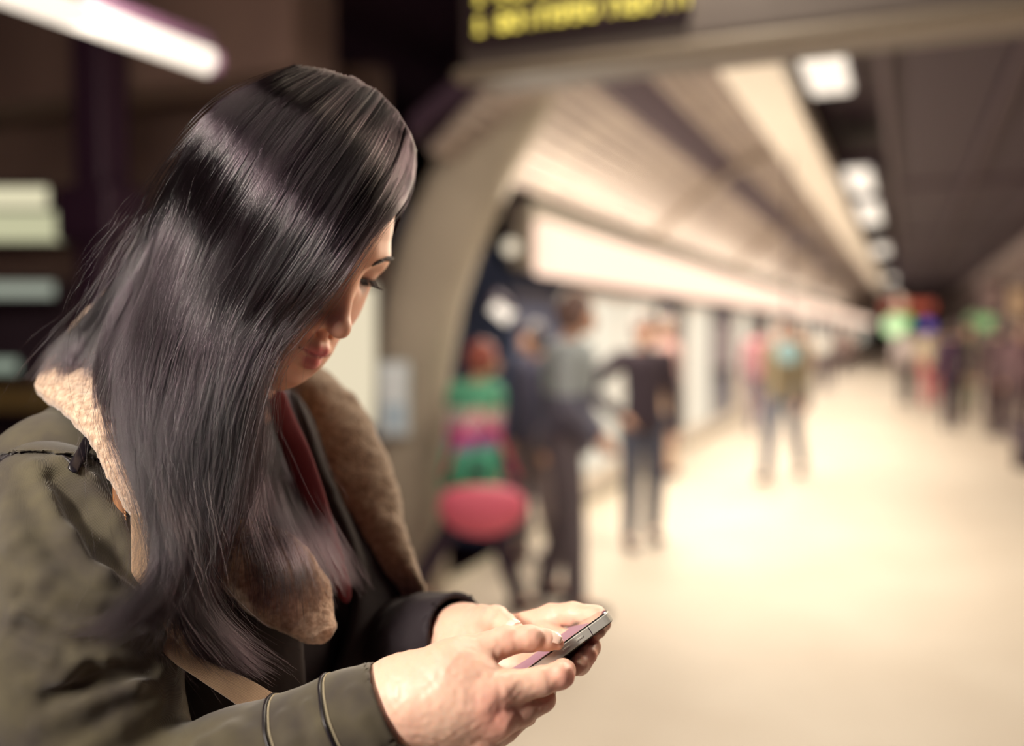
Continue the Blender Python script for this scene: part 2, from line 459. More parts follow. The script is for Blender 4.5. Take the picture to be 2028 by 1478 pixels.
globe(948, 442, 5.7, .05, peach, 'peach globe lamp beside the pillar, left one of two under the slatted ceiling')
globe(1012, 490, 5.8, .05, emis('cream_glow', (.85, .73, .55), 1.1), 'cream globe lamp at the near end of the light canopy')
for (x0, x1, y0, y1, D, colr, lab) in ((-90, 95, 372, 425, 6.3, (.80, .74, .50), 'upper yellowish lit window on the brown wall behind the woman'),
                                      (-60, 160, 420, 478, 6.1, (.55, .54, .34), 'lower yellow green lit window on the brown wall behind the woman'),
                                      (-90, 108, 560, 588, 6.0, (.30, .33, .27), 'long pale grey light strip low on the wall behind the woman'),
                                      (-60, 36, 712, 738, 6.0, (.24, .29, .23), 'short dim greenish light strip beside the woman\'s shoulder')):
    L = empty('wall_light', wpt((x0 + x1) / 2, (y0 + y1) / 2, D)); tag(L, lab, 'light', 'lights on the wall behind the woman')
    camplate('housing', x0 - 8, x1 + 8, y0 - 6, y1 + 6, D + .05, .06, m_black, L)
    camplate('diffuser', x0, x1, y0, y1, D - .008, .012, emis('wall_glow_%d' % y0, colr, 1.0), L, .005)

# ------------------------------------------------------------------ hanging display sign
D0, D1 = 2.95, 2.05
A = c2w(q(905, 150, D0))[0]
sg = empty('display_sign', (A[0] + 1, A[1], 2.3)); tag(sg, 'hanging grey platform sign with a black panel of yellow dot lettering', 'sign')
sx = A[0]; sY = A[1]
m_sign = mat('sign_grey', (.20, .165, .15), .5, .0, noise=(1.5, (.17, .14, .13)))
MB().box(sx, sx + 3.6, sY, sY + .28, 2.305, 2.98, .05).build('casing', m_sign, sg)
MB().box(sx - .015, sx + 3.61, sY - .012, sY + .06, 2.295, 2.335, .012).build('bottom_rail', mat('sign_rail', (.28, .23, .18), .4), sg)
MB().box(sx + .045, sx + .75, sY - .02, sY + .01, 2.395, 2.92, .01).build('display_panel', m_black, sg)
MB().box(sx + .95, sx + 3.3, sY - .016, sY + .01, 2.50, 2.90, .01).build('name_board', mat('name_board', (.30, .25, .24), .5), sg)
mb = MB()
for k in range(12): mb.box(sx + 1.05 + k * .06, sx + 1.085 + k * .06, sY - .022, sY - .012, 2.52 + .01 * (k % 2), 2.60)
mb.build('faint_lettering', mat('faint_letter', (.10, .06, .10), .5), sg)
FONT = {'a': ('01110', '00001', '01111', '10001', '01111'), 'n': ('11110', '10001', '10001', '10001', '10001'), 'o': ('01110', '10001', '10001', '10001', '01110'),
        'i': ('00100', '00000', '00100', '00100', '00100'), 'g': ('01111', '10001', '01111', '00001', '01110'), '1': ('00100', '01100', '00100', '00100', '01110'), 'm': ('11010', '10101', '10101', '10101', '10101')}
m_led = emis('led_yellow', (.78, .62, .10), 1.7)
def leds(txt, x0, z0, p=.0105):
    mb = MB(); x = x0
    for ch in txt:
        if ch != ' ':
            for r_, row in enumerate(FONT[ch]):
                for c_, v in enumerate(row):
                    if v == '1':
                        cx_, cz_ = x + c_ * p, z0 + (4 - r_) * p * 1.35
                        mb.box(cx_ - p * .5, cx_ + p * .5, sY - .03, sY - .018, cz_ - p * .66, cz_ + p * .66)
        x += p * (6.2 if ch != ' ' else 3.6)
    return mb
leds('1 aoinggo naoin', sx + .075, 2.432, .0078).build('lettering', m_led, sg)
leds('1 oanoi amonin', sx + .075, 2.525, .0078).build('lettering', m_led, sg)
for x in (sx + .5, sx + 2.6): MB().tube([(x, sY + .14, 2.96), (x, sY + .14, 3.74)], .025, 10).build('hanger', m_black, sg, True)

# ------------------------------------------------------------------ far signs and signal lamps
def farbox(x0, x1, y0, y1, D, colr, s, name, label, cat):
    L = empty(name, wpt((x0 + x1) / 2, (y0 + y1) / 2, D)); tag(L, label, cat)
    camplate('case', x0 - 3, x1 + 3, y0 - 3, y1 + 3, D + .25, .25, m_black, L, .02)
    for xx in (x0 + 12, x1 - 12):
        h_ = wpt(xx, y0 - 3, D + .1); MB().tube([h_, (h_[0], h_[1], 3.25)], .02, 8).build('hanger', m_black, L)
    camplate('face', x0, x1, y0, y1, D - .004, .02, emis(name + '_glow%d' % x0, colr, s), L, .01)
farbox(1748, 1850, 598, 617, 24, (.42, .07, .035), 1.1, 'exit_sign', 'long dim red lit sign hanging at the far end of the platform', 'sign')
globe(1772, 645, 17, .20, emis('sig_green_white', (.62, .85, .42), 1.3), 'pale green signal light below the red sign', 'light', name='signal_light')
globe(1794, 636, 18, .12, emis('sig_green', (.07, .50, .10), 1.1), 'deep green signal light behind the pale green one', 'light', name='signal_light')
globe(1836, 646, 17, .12, emis('sig_blue', (.08, .05, .42), 1.0), 'violet blue signal light below the red sign', 'light', name='signal_light')
globe(1955, 640, 17, .14, emis('sig_green2', (.22, .48, .16), 1.0), 'soft green signal light on the right wall side', 'light', name='signal_light')
globe(1928, 634, 20, .15, emis('sig_olive', (.16, .24, .09), 1.0), 'dim olive light left of the soft green one', 'light', name='signal_light')
globe(1783, 600, 19, .12, emis('sig_peach', (.80, .42, .24), 1.0), 'peach light overlapping the middle of the red sign', 'light', name='signal_light')
globe(1560, 697, 8.8, .11, emis('teal_glow', (.30, .48, .42), 1.0), 'pale teal light above the walker with the black bag', 'light', name='signal_light')
globe(1626, 684, 14, .13, emis('cream_glow2', (.95, .80, .58), 1.1), 'cream globe lamp beyond the walker with the black bag, close to the train')
for i, (x, y, D, colr) in enumerate(((2015, 600, 16.5, (.42, .24, .12)), (1970, 690, 14, (.35, .27, .17)), (2010, 700, 15, (.45, .36, .23)), (1965, 590, 20, (.2, .11, .08)))):
    L = empty('shop_window', wpt(x, y, D)); tag(L, ['small orange lit panel high on the right wall', 'dim brown lit panel low on the right wall', 'cream lit panel low at the right edge of the platform', 'dim rust panel high on the right wall beyond the green light'][i], 'light panel')
    camplate('frame', x - 22, x + 22, y - 34, y + 34, D + .12, .12, m_black, L)
    h_ = wpt(x, y + 30, D + .06); MB().box(h_[0] - .05, h_[0] + .05, h_[1] - .04, h_[1] + .04, 0, h_[2]).build('post', m_black, L)
    camplate('panel', x - 17, x + 17, y - 28, y + 28, D - .004, .012, emis('shop_glow%d' % i, colr, 1.0), L, .004)
bn = empty('platform_bench', (1.35, 10.3, 0)); tag(bn, 'dark low bench standing on the floor at the right edge', 'bench')
MB().box(1.02, 1.6, 9.0, 11.6, .40, .47, .02).build('seat', m_black, bn)
for y in (9.2, 11.3): MB().box(1.1, 1.5, y, y + .08, 0, .4).build('leg', m_black, bn)
# ------------------------------------------------------------------ people on the platform
m_skin = mat('skin_far', (.62, .36, .26), .5)
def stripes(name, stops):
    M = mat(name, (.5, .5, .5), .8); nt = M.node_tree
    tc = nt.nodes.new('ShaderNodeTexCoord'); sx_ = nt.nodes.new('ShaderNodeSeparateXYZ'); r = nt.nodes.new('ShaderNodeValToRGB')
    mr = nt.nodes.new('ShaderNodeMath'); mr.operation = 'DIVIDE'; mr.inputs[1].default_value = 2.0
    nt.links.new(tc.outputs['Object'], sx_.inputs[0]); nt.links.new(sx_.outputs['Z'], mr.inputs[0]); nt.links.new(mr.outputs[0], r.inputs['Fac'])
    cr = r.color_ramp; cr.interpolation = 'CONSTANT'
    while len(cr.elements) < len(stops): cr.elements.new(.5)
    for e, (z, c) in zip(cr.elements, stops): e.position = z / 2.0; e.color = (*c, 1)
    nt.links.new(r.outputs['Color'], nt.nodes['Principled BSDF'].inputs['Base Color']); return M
def person(X, Y, face, height, label, top, legs, hair=(.03, .02, .02), stride=.0, arms='down', lean=0.0, h=.02, skirt=None, group='people on the platform', hem=.86, longhair=False, skin=m_skin, bulk=1.0):
    k = height / 1.72
    root = empty('person', (X, Y, 0), math.radians(face)); root.scale = (1, 1, 1)
    tag(root, label, 'person', group)
    def J(x, y, z):
        y2 = y + lean * max(z - .95, 0)
        return np.array([x, y2, z]) * k
    hip = {s: J(.09 * s, 0, .93) for s in (-1, 1)}
    st = {1: stride, -1: -stride}
    knee = {s: J(.095 * s, st[s] * .42 + .02, .50) for s in (-1, 1)}
    ank = {s: J(.10 * s, st[s] * .85 - (.05 if st[s] < 0 else 0), .085 + (.03 if st[s] < 0 else 0)) for s in (-1, 1)}
    toe = {s: ank[s] + np.array([.015 * s, .15, -.05]) * k for s in (-1, 1)}
    sh = {s: J(.175 * s, 0, 1.40) for s in (-1, 1)}
    if arms == 'down': el = {s: J(.235 * s, -.03 - st[s] * .25, 1.12) for s in (-1, 1)}; wr = {s: J(.235 * s, .05 - st[s] * .5, .88) for s in (-1, 1)}
    elif arms == 'akimbo': el = {s: J(.43 * s, -.12, 1.16) for s in (-1, 1)}; wr = {s: J(.19 * s, .06, .98) for s in (-1, 1)}
    elif arms == 'akimbo1': el = {1: J(.40, -.14, 1.18), -1: J(-.235, -.02, 1.12)}; wr = {1: J(.19, .06, .99), -1: J(-.22, .06, .88)}
    elif arms == 'front': el = {s: J(.23 * s, .02, 1.13) for s in (-1, 1)}; wr = {s: J(.13 * s, .16, .97) for s in (-1, 1)}
    hd = {s: wr[s] + (wr[s] - el[s]) / np.linalg.norm(wr[s] - el[s]) * .09 * k for s in (-1, 1)}
    H = J(0, .025, 1.60)
    def f_skin(P):
        d = ell(P, H, np.array([.073, .088, .11]) * k)
        d = smin(d, ell(P, H + np.array([0, .075, -.045]) * k, np.array([.045, .03, .05]) * k), .02)
        d = smin(d, cap(P, H + np.array([0, .08, -.005]) * k, H + np.array([0, .10, -.03]) * k, .010 * k, .014 * k), .012)
        for s in (-1, 1): d = smin(d, ell(P, H + np.array([.074 * s, 0, -.01]) * k, np.array([.012, .02, .03]) * k), .006)
        d = smin(d, cap(P, H + np.array([0, -.02, -.05]) * k, J(0, -.01, 1.38), .05 * k, .055 * k), .02)
        d = smin(d, chain(P, [J(0, 0, 1.33), J(0, .01, 1.12), J(0, 0, .95)], [.12 * k, .105 * k, .125 * k]), .04)
        for s in (-1, 1):
            d = smin(d, chain(P, [J(.06 * s, 0, 1.38), sh[s], el[s], wr[s]], [.06 * k, .05 * k, .038 * k, .026 * k]), .03)
            d = smin(d, chain(P, [wr[s], hd[s]], [.025 * k, .034 * k]), .015)
            for j in range(4):
                b = hd[s] + np.array([0, (j - 1.5) * .018, 0]) * k
                d = smin(d, cap(P, b, b + (hd[s] - wr[s]) * .8, .010 * k, .008 * k), .006)
            d = smin(d, chain(P, [hip[s], knee[s], ank[s]], [.085 * k, .052 * k, .036 * k]), .03)
            d = smin(d, cap(P, ank[s], toe[s], .035 * k, .025 * k), .02)
        return d
    lo = np.array([-.62, -.75, -.02]) * k; hi = np.array([.62, .95, 1.8]) * k
    mw = root.matrix_basis; R_ = np.array([[math.cos(root.rotation_euler[2]), -math.sin(root.rotation_euler[2]), 0], [math.sin(root.rotation_euler[2]), math.cos(root.rotation_euler[2]), 0], [0, 0, 1]])
    def part(name, f, m_, hh=h):
        V, F_ = nets(f, lo, hi, hh); o = mesh_obj(name, V, F_, m_); o.parent = root; return o
    part('body', f_skin, skin)
    def f_top(P):
        d = chain(P, [J(0, 0, 1.35), J(0, .01, 1.12), J(0, 0, min(.93, hem + .12))], [.15 * k * bulk, .135 * k * bulk, .15 * k * bulk])
        d = smin(d, cap(P, sh[-1] * .8 + J(0, 0, 1.40) * .2, sh[1] * .8 + J(0, 0, 1.40) * .2, .075 * k, .075 * k), .04)
        for s in (-1, 1): d = smin(d, chain(P, [sh[s], el[s], wr[s]], [.072 * k, .058 * k, .045 * k]), .03)
        d = smax(d, hem * k - P[:, 2], .01)
        return smax(d, P[:, 2] - 1.47 * k, .02) + .004 * vnoise(P, 9)
    part('jacket', f_top, top)
    def f_leg(P):
        d = ell(P, J(0, 0, .92), np.array([.165, .12, .13]) * k)
        for s in (-1, 1): d = smin(d, chain(P, [hip[s], knee[s], ank[s] + np.array([0, 0, .02])], [.098 * k, .068 * k, .055 * k]), .03)
        return smax(d, P[:, 2] - 1.0 * k, .01) + .004 * vnoise(P, 8)
    part('trousers', f_leg, legs)
    m_sh = mat('shoe_dark', (.05, .03, .045), .5)
    for s in (-1, 1): part('shoe', lambda P, s=s: smax(cap(P, ank[s] + np.array([0, -.03, -.045]) * k, toe[s], .046 * k, .036 * k), -P[:, 2] + .002, .01), m_sh)
    def f_hair(P):
        d = ell(P, H + np.array([0, -.012, .015]) * k, np.array([.088, .105, .12]) * k)
        if longhair: d = smin(d, chain(P, [H + np.array([0, -.06, 0]) * k, H + np.array([0, -.10, -.22]) * k], [.075 * k, .06 * k]), .03)
        return smax(d, -ell(P, H + np.array([0, .09, -.05]) * k, np.array([.07, .075, .10]) * k), .01)
    part('hair', f_hair, mat('hair_%02d%02d%02d' % tuple(int(c * 99) for c in hair), hair, .5))
    if skirt:
        part('skirt', lambda P: smax(smax(cap(P, J(0, 0, 1.0), J(0, 0, .55), .13 * k, .20 * k), .56 * k - P[:, 2], .01), P[:, 2] - .98 * k, .01), skirt)
    return root
def cl(name, c): return mat('cloth_' + name, c, .85)
knit = stripes('striped_knit', [(0, (.80, .14, .22)), (.62, (.06, .36, .22)), (.80, (.10, .50, .34)), (.885, (.30, .25, .50)), (.93, (.60, .05, .32)), (.99, (.80, .45, .60)), (1.04, (.72, .70, .60)), (1.10, (.12, .45, .28))])
g = person(-2.12, 4.40, -50, 1.44, 'red haired girl in green, white and magenta striped jumper striding past the pillar', knit, cl('black', (.035, .018, .04)), (.30, .07, .05), .34, 'down', .10, .015, hem=.72, bulk=1.28)
bag = empty('shoulder_bag', wpt(955, 1010, 4.30)); tag(bag, 'bright pink rounded bag hanging at the striped girl\'s hip', 'bag')
c_ = q(955, 1005, 4.30)
V, F_ = nets(lambda P: smax(ell(P, c_, (.205, .135, .09)), (P[:, 1] - c_[1]) - .10, .04) + .004 * vnoise(P, 12), c_ - .24, c_ + .24, .012)
mesh_obj('pouch', c2w(V), F_, mat('bag_pink', (.80, .15, .24), .6), bag)
MB().tube([q(880, 945, 4.30), q(905, 870, 4.28), q(945, 810, 4.26), q(985, 860, 4.28), q(1025, 945, 4.30)], .012, 8).build('handle', mat('bag_pink_dark', (.6, .08, .16), .6), bag, True, world=True)
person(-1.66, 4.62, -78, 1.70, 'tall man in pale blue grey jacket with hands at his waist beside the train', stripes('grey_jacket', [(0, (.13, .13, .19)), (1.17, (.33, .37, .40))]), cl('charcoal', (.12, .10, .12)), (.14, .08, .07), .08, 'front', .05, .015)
person(-2.18, 5.5, 150, 1.55, 'person in a navy coat standing behind the man in the blue grey jacket', cl('navy', (.07, .07, .12)), cl('grey', (.22, .18, .2)), (.05, .04, .05), .05, 'down')
person(-1.66, 6.2, -150, 1.60, 'man in a black jacket and blue jeans with one hand on his hip', cl('blackjacket', (.035, .022, .035)), cl('jeans', (.09, .10, .15)), (.14, .08, .07), .04, 'akimbo1', .0, .015)
person(-2.24, 9.3, 90, 1.62, 'person in pale pink standing close to the white train door', cl('pink', (.66, .42, .40)), cl('peach', (.62, .44, .33)), (.3, .2, .16), .05, 'down')
wk = person(-1.12, 9.6, 165, 1.62, 'walker in olive jacket and blue jeans with a black bag at one side', cl('olive', (.20, .16, .10)), cl('jeans2', (.11, .13, .18)), (.10, .06, .06), .26, 'down')
bb = empty('carry_bag', wpt(1582, 785, 10.0)); tag(bb, 'black bag swinging beside the walker in the olive jacket', 'bag')
c2_ = q(1582, 785, 10.0)
V, F_ = nets(lambda P: ell(P, c2_, (.13, .19, .10)), c2_ - .25, c2_ + .25, .03)
mesh_obj('pouch', c2w(V), F_, cl('black', (.035, .018, .04)), bb)
MB().tube([q(1570, 760, 10), q(1560, 715, 10), q(1590, 755, 10)], .012, 6).build('strap', m_black, bb, world=True)
far = [(-2.0, 14.0, 'person in rose top by the train, left of the walker with the black bag', (.55, .25, .30), (.20, .15, .25)),
       (-1.95, 19.0, 'person in tan coat by the train, just beyond the walker', (.42, .22, .12), (.10, .07, .09)),
       (-1.8, 24.0, 'person in grey coat farther along the train side', (.30, .24, .25), (.14, .10, .12)),
       (-1.75, 31.0, 'farthest person by the train, dressed in dull brown', (.30, .20, .18), (.12, .09, .1)),
       (0.02, 20.0, 'person in white top and black trousers below the pale green light', (.70, .62, .64), (.05, .035, .05)),
       (0.45, 19.5, 'person in cream top and red trousers below the violet light', (.66, .56, .42), (.55, .08, .12)),
       (0.64, 15.4, 'person in dark purple coat on the right side of the platform', (.055, .025, .06), (.05, .03, .05)),
       (0.98, 17.5, 'person in faded green coat behind the purple coat', (.24, .24, .16), (.22, .22, .15)),
       (1.18, 14.6, 'person in dark coat nearest the right edge of the platform', (.10, .06, .07), (.07, .04, .05)),
       (1.42, 14.0, 'person in dull plum clothes cut by the right edge', (.17, .10, .12), (.12, .08, .09))]
for i, (X, Y, lab, a, b) in enumerate(far):
    person(X, Y, 180 if i % 2 else 10, 1.60 + .02 * (i % 3), lab, cl('far_top%d' % i, a), cl('far_leg%d' % i, b), (.08, .05, .05), .1 + .05 * (i % 3), 'down', h=.035)
# ------------------------------------------------------------------ the woman: head, neck and hands as one body
HS = 0.965
HT = np.array([-0.1845, 0.1115, 0.7400])
def headR(y, p, r):
    B = np.array([[0, 1, 0], [0, 0, 1], [1, 0, 0]], float); c, s = math.cos, math.sin
    Rx = np.array([[1, 0, 0], [0, c(p), s(p)], [0, -s(p), c(p)]]); Rz = np.array([[c(y), -s(y), 0], [s(y), c(y), 0], [0, 0, 1]])
    Ry = np.array([[c(r), 0, s(r)], [0, 1, 0], [-s(r), 0, c(r)]]); return B @ Rz @ Rx @ Ry
HR = headR(math.radians(34.8), math.radians(26.1), math.radians(9.4))
def h2c(P): return (np.atleast_2d(P) @ HR.T) * HS + HT           # head axes -> camera axes
def c2h(P): return ((P - HT.astype(np.float32)) @ HR.astype(np.float32)) / HS

def f_skull(p):
    d = ell(p, (0, -.012, .032), (.073, .094, .086))
    return smin(d, ell(p, (0, .027, -.003), (.058, .064, .078)), .03)
def f_head(p):
    d = f_skull(p)
    d = smin(d, ell(p, (0, .030, -.050), (.048, .048, .060)), .03)                       # jaw mass
    d = smin(d, ell(p, (0, .060, -.093), (.019, .020, .020)), .028)                      # chin
    d = smin(d, ell(p, (0, .070, -.066), (.028, .020, .026)), .02)                       # muzzle
    for s in (-1, 1):
        d = smin(d, ell(p, (.034 * s, .050, -.034), (.020, .020, .023)), .022)           # cheek
        d = smin(d, cap(p, (.012 * s, .082, .017), (.042 * s, .068, .018), .008, .008), .014)   # brow ridge
        d = smax(d, -ell(p, (.030 * s, .096, .001), (.017, .018, .011)), .012)          # socket
        d = smin(d, ell(p, (.031 * s, .0655, .004), (.0145, .0135, .0120)), .004)       # closed lid over the eye
        d = smax(d, -cap(p, (.020 * s, .0800, -.0015), (.043 * s, .0735, -.0000), .0009, .0009), .0022)   # lash line
        d = smin(d, cap(p, (.067 * s, .000, .010), (.065 * s, -.004, -.028), .008, .006), .008)  # ear
        d = smin(d, cap(p, (.071 * s, -.006, .016), (.072 * s, -.014, -.004), .005, .005), .006)
    d = smin(d, cap(p, (0, .084, .004), (0, .0985, -.035), .0052, .0080), .009)          # nose ridge
    d = smin(d, ell(p, (0, .1015, -.0405), (.0090, .0092, .0082)), .006)                  # tip
    for s in (-1, 1):
        d = smin(d, ell(p, (.0115 * s, .0865, -.043), (.0065, .0090, .0068)), .005)      # wing
        d = smax(d, -ell(p, (.006 * s, .0905, -.0515), (.0030, .0042, .0035)), .003)     # nostril
    d = smin(d, cap(p, (0, .0855, -.052), (0, .0885, -.061), .0045, .0050), .007)        # philtrum
    for s in (-1, 1):
        d = smin(d, cap(p, (.004 * s, .0915, -.0635), (.0235 * s, .0795, -.0665), .0060, .0028), .0035)   # upper lip
        d = smin(d, cap(p, (0, .0895, -.0755), (.0205 * s, .0795, -.0700), .0066, .0028), .0035)          # lower lip
        d = smax(d, -cap(p, (0, .0985, -.0692), (.0300 * s, .0785, -.0640), .0004, .0012), .0015)        # mouth line
    d = smax(d, -cap(p, (-.010, .092, -.0895), (.010, .092, -.0895), .0050, .0050), .008)  # groove above the chin
    return d
NECK = [h2c((0, -.030, -.035))[0], q(440, 740, .80), q(410, 860, .82), q(400, 960, .84)]
def f_neck(P): return chain(P, NECK, [.046, .046, .052, .075], .02)
def f_headneck(P): return smin(f_head(c2h(P)) * HS, f_neck(P), .018)

# --- hands, joints given where they are around the phone
def limb(pts): return [q(*p[:3]) for p in pts], [p[3] for p in pts]
R_WR = limb([(640, 1452, .625, .026), (770, 1400, .618, .0262), (815, 1385, .613, .0265)])
R_PALM = [limb([(800, 1372, .612, .023), (890, 1345, .606, .0215), (965, 1378, .600, .0150)]),
          limb([(805, 1392, .612, .024), (885, 1395, .604, .0200), (978, 1420, .600, .0125)]),
          limb([(805, 1405, .616, .022), (880, 1425, .610, .0190), (950, 1462, .606, .0125)]),
          limb([(800, 1420, .622, .020), (870, 1450, .620, .0180), (915, 1495, .616, .0120)])]
R_THUMB = limb([(850, 1352, .615, .0190), (925, 1303, .622, .0140), (1000, 1270, .628, .0098), (1050, 1266, .631, .0083), (1082, 1268, .634, .0070), (1104, 1275, .636, .0046)])
R_INDEX = limb([(955, 1378, .600, .0150), (1010, 1363, .601, .0110), (1070, 1350, .604, .0092), (1108, 1338, .610, .0085), (1116, 1330, .628, .0078), (1112, 1322, .648, .0068), (1104, 1316, .660, .0058)])
R_MID = limb([(985, 1424, .600, .0128), (1030, 1408, .608, .0100), (1074, 1385, .620, .0086), (1078, 1370, .640, .0075), (1066, 1358, .658, .0062)])
R_RING = limb([(950, 1466, .606, .0128), (1000, 1440, .618, .0096), (1040, 1412, .630, .0082), (1048, 1395, .650, .0070), (1040, 1380, .664, .0060)])
R_PINK = limb([(915, 1496, .616, .0120), (970, 1468, .630, .0086), (1010, 1440, .642, .0072), (1018, 1425, .655, .0062)])
def f_hand(P, wr, palm, fingers, k1=.012, k2=.0045):
    d = chain(P, *wr, .01)
    for p in palm: d = smin(d, chain(P, *p, .006), k1)
    for i, f in enumerate(fingers): d = smin(d, chain(P, *f, .003), .009 if i == 0 else k2)
    return d
R_FORE = limb([(600, 1470, .63, .031), (770, 1400, .618, .0255)])
# web between thumb and palm, knuckle bumps, tendons
R_EXTRA = [(limb([(830, 1392, .600, .0150), (915, 1392, .5985, .0135)]), .022), (limb([(900, 1325, .612, .0150), (950, 1335, .606, .0105)]), .012), (limb([(968, 1372, .592, .0085), (992, 1366, .593, .0075)]), .006),
           (limb([(972, 1424, .5925, .0075), (996, 1428, .5935, .0075)]), .005), (limb([(1108, 1336, .6045, .0065), (1116, 1337, .610, .0060)]), .005),
           (limb([(1042, 1262, .6265, .0060), (1052, 1262, .6275, .0060)]), .006), (limb([(850, 1375, .594, .004), (950, 1405, .5895, .004)]), .010)]
def f_rhand(P):
    d = f_hand(P, R_WR, R_PALM, [R_THUMB, R_INDEX, R_MID, R_RING, R_PINK])
    for (a, k) in R_EXTRA: d = smin(d, chain(P, *a, .004), k)
    a, b = q(1085, 1257, .6225), q(1117, 1271, .632)                    # flat nail bed on the thumb
    return d + .00035 * vnoise(P, 260)
# left hand lies open under and behind the phone
L_WR = limb([(800, 1300, .80, .027), (880, 1272, .772, .0250), (925, 1262, .757, .0250)])
L_PALM = [limb([(915, 1262, .757, .0215), (1000, 1262, .728, .0160), (1092, 1222, .715, .0090)]),
          limb([(915, 1272, .752, .0215), (1000, 1290, .716, .0150), (1080, 1262, .700, .0095)]),
          limb([(915, 1280, .748, .0210), (1000, 1308, .706, .0150), (1070, 1300, .688, .0095)]),
          limb([(915, 1285, .742, .0180), (990, 1322, .696, .0130), (1050, 1325, .680, .0090)])]
L_THUMB = limb([(915, 1250, .752, .0190), (955, 1238, .730, .0150), (982, 1228, .708, .0105), (1000, 1238, .690, .0088), (1022, 1250, .674, .0066)])
L_INDEX = limb([(1092, 1220, .715, .0090), (1135, 1216, .704, .0084), (1178, 1221, .692, .0078), (1190, 1235, .684, .0068), (1185, 1250, .676, .0056)])
L_MID = limb([(1080, 1262, .700, .0095), (1135, 1270, .692, .0084), (1168, 1282, .680, .0076), (1162, 1298, .668, .0068), (1150, 1312, .660, .0060)])
L_RING = limb([(1070, 1300, .688, .0095), (1120, 1310, .680, .0080), (1148, 1316, .668, .0072), (1140, 1322, .656, .0062)])
L_PINK = limb([(1050, 1325, .680, .0090), (1085, 1340, .672, .0072), (1110, 1345, .662, .0062)])
def f_lhand(P):
    d = f_hand(P, L_WR, L_PALM, [L_THUMB, L_INDEX, L_MID, L_RING, L_PINK], .012, .004)
    return d + .0004 * vnoise(P, 220)

def face_tint(p):
    """skin, lip and blush colour by place on the head"""
    base = np.array([.80, .46, .33]); lip = np.array([.68, .17, .20]); blush = np.array([.74, .36, .28])
    n = len(p); c = np.tile(base, (n, 1))
    w = np.exp(-((p[:, 2] + .034) ** 2 / .0005 + (np.abs(p[:, 0]) - .036) ** 2 / .0006)) * (p[:, 1] > .02) * .6
    c = c + (blush - c) * w[:, None]
    dl = np.full(n, 9.0)
    for s in (-1, 1):
        dl = np.minimum(dl, cap(p, (.003 * s, .0920, -.0642), (.0240 * s, .0795, -.0665), .0056, .0022))
        dl = np.minimum(dl, cap(p, (0, .0900, -.0752), (.0215 * s, .0790, -.0698), .0066, .0024))
    w = np.clip(1 - dl / .0016, 0, 1); c = c + (lip - c) * w[:, None]
    dm = np.full(n, 9.0)
    for s in (-1, 1): dm = np.minimum(dm, cap(p, (0, .0985, -.0692), (.0300 * s, .0785, -.0640), .0014, .0013))
    w = np.clip(1 - dm / .0012, 0, 1) * .55; c = c + (np.array([.25, .05, .07]) - c) * w[:, None]
    for m_ in ((.006, .094, .043), (-.002, .092, .066)):                                  # moles on the forehead
        w = np.clip(1.2 - np.linalg.norm(p - np.array(m_), axis=1) / .0032, 0, 1); c = c + (np.array([.20, .10, .09]) - c) * w[:, None]
    return c
m_body = mat('skin', (.72, .44, .32), .46, sss=.35, attr='tint', bump=(900, .10, .0004))
woman = empty('person', c2w(q(450, 2100, .86))[0] * np.array([1, 1, 0]))
tag(woman, 'woman with long black hair and olive coat looking down at the phone in her hands', 'person')

Vs, Fs, Cs = [], [], []; off = 0
def addpart(f, lo, hi, h, tint):
    global off
    V, F_ = nets(f, lo, hi, h)
    Vs.append(V); Fs.append(F_ + off); Cs.append(tint(V)); off += len(V)
hc = h2c((0, 0, -.02))[0]
addpart(f_headneck, hc - [.21, .28, .17], hc + [.17, .19, .17], .0014, lambda V: face_tint(c2h(V.astype(np.float32))))
HC = np.array([.74, .50, .38]); HP = np.array([.78, .33, .27])
def hand_tint(V):
    n = vnoise(V.astype(np.float32), 45) * .5 + .5
    c = HC + (HP - HC) * (n * .35)[:, None]
    for (x, y, d, r) in ((1130, 1350, .605, .014), (985, 1420, .592, .015), (1160, 1300, .665, .012), (965, 1395, .592, .012)):
        w = np.exp(-(np.linalg.norm(V - q(x, y, d), axis=1) / r) ** 2) * .7; c = c + (HP * [1, .9, .9] - c) * w[:, None]
    return c
addpart(f_rhand, np.array([-.155, -.32, .555]), np.array([.075, -.135, .70]), .0011, hand_tint)
addpart(f_lhand, np.array([-.12, -.27, .635]), np.array([.085, -.165, .85]), .0012, hand_tint)
# arms and trunk under the clothes
TOR = [q(400, 960, .84), q(430, 1200, .84), q(455, 1600, .85), q(450, 2100, .86)]
def f_trunk(P):
    d = chain(P, TOR, [.085, .105, .095, .12], .03)
    d = smin(d, chain(P, [q(110, 1015, .675), q(160, 1420, .64), q(290, 1640, .625), q(480, 1560, .62), q(620, 1462, .625)], [.034, .036, .033, .030, .029], .01), .02)
    d = smin(d, chain(P, [q(610, 960, .97), q(640, 1330, .96), q(800, 1300, .80)], [.045, .034, .028], .01), .02)
    d = smin(d, chain(P, [TOR[0], q(115, 1000, .70)], [.06, .036]), .03)
    return smin(d, chain(P, [TOR[0], q(610, 960, .97)], [.06, .045]), .03)
addpart(f_trunk, np.array([-.5, -1.0, .5]), np.array([.0, .02, 1.15]), .008, lambda V: np.tile(HC, (len(V), 1)))
body = mesh_obj('body', c2w(np.concatenate(Vs)), np.concatenate(Fs), m_body, woman, colors=np.concatenate(Cs))

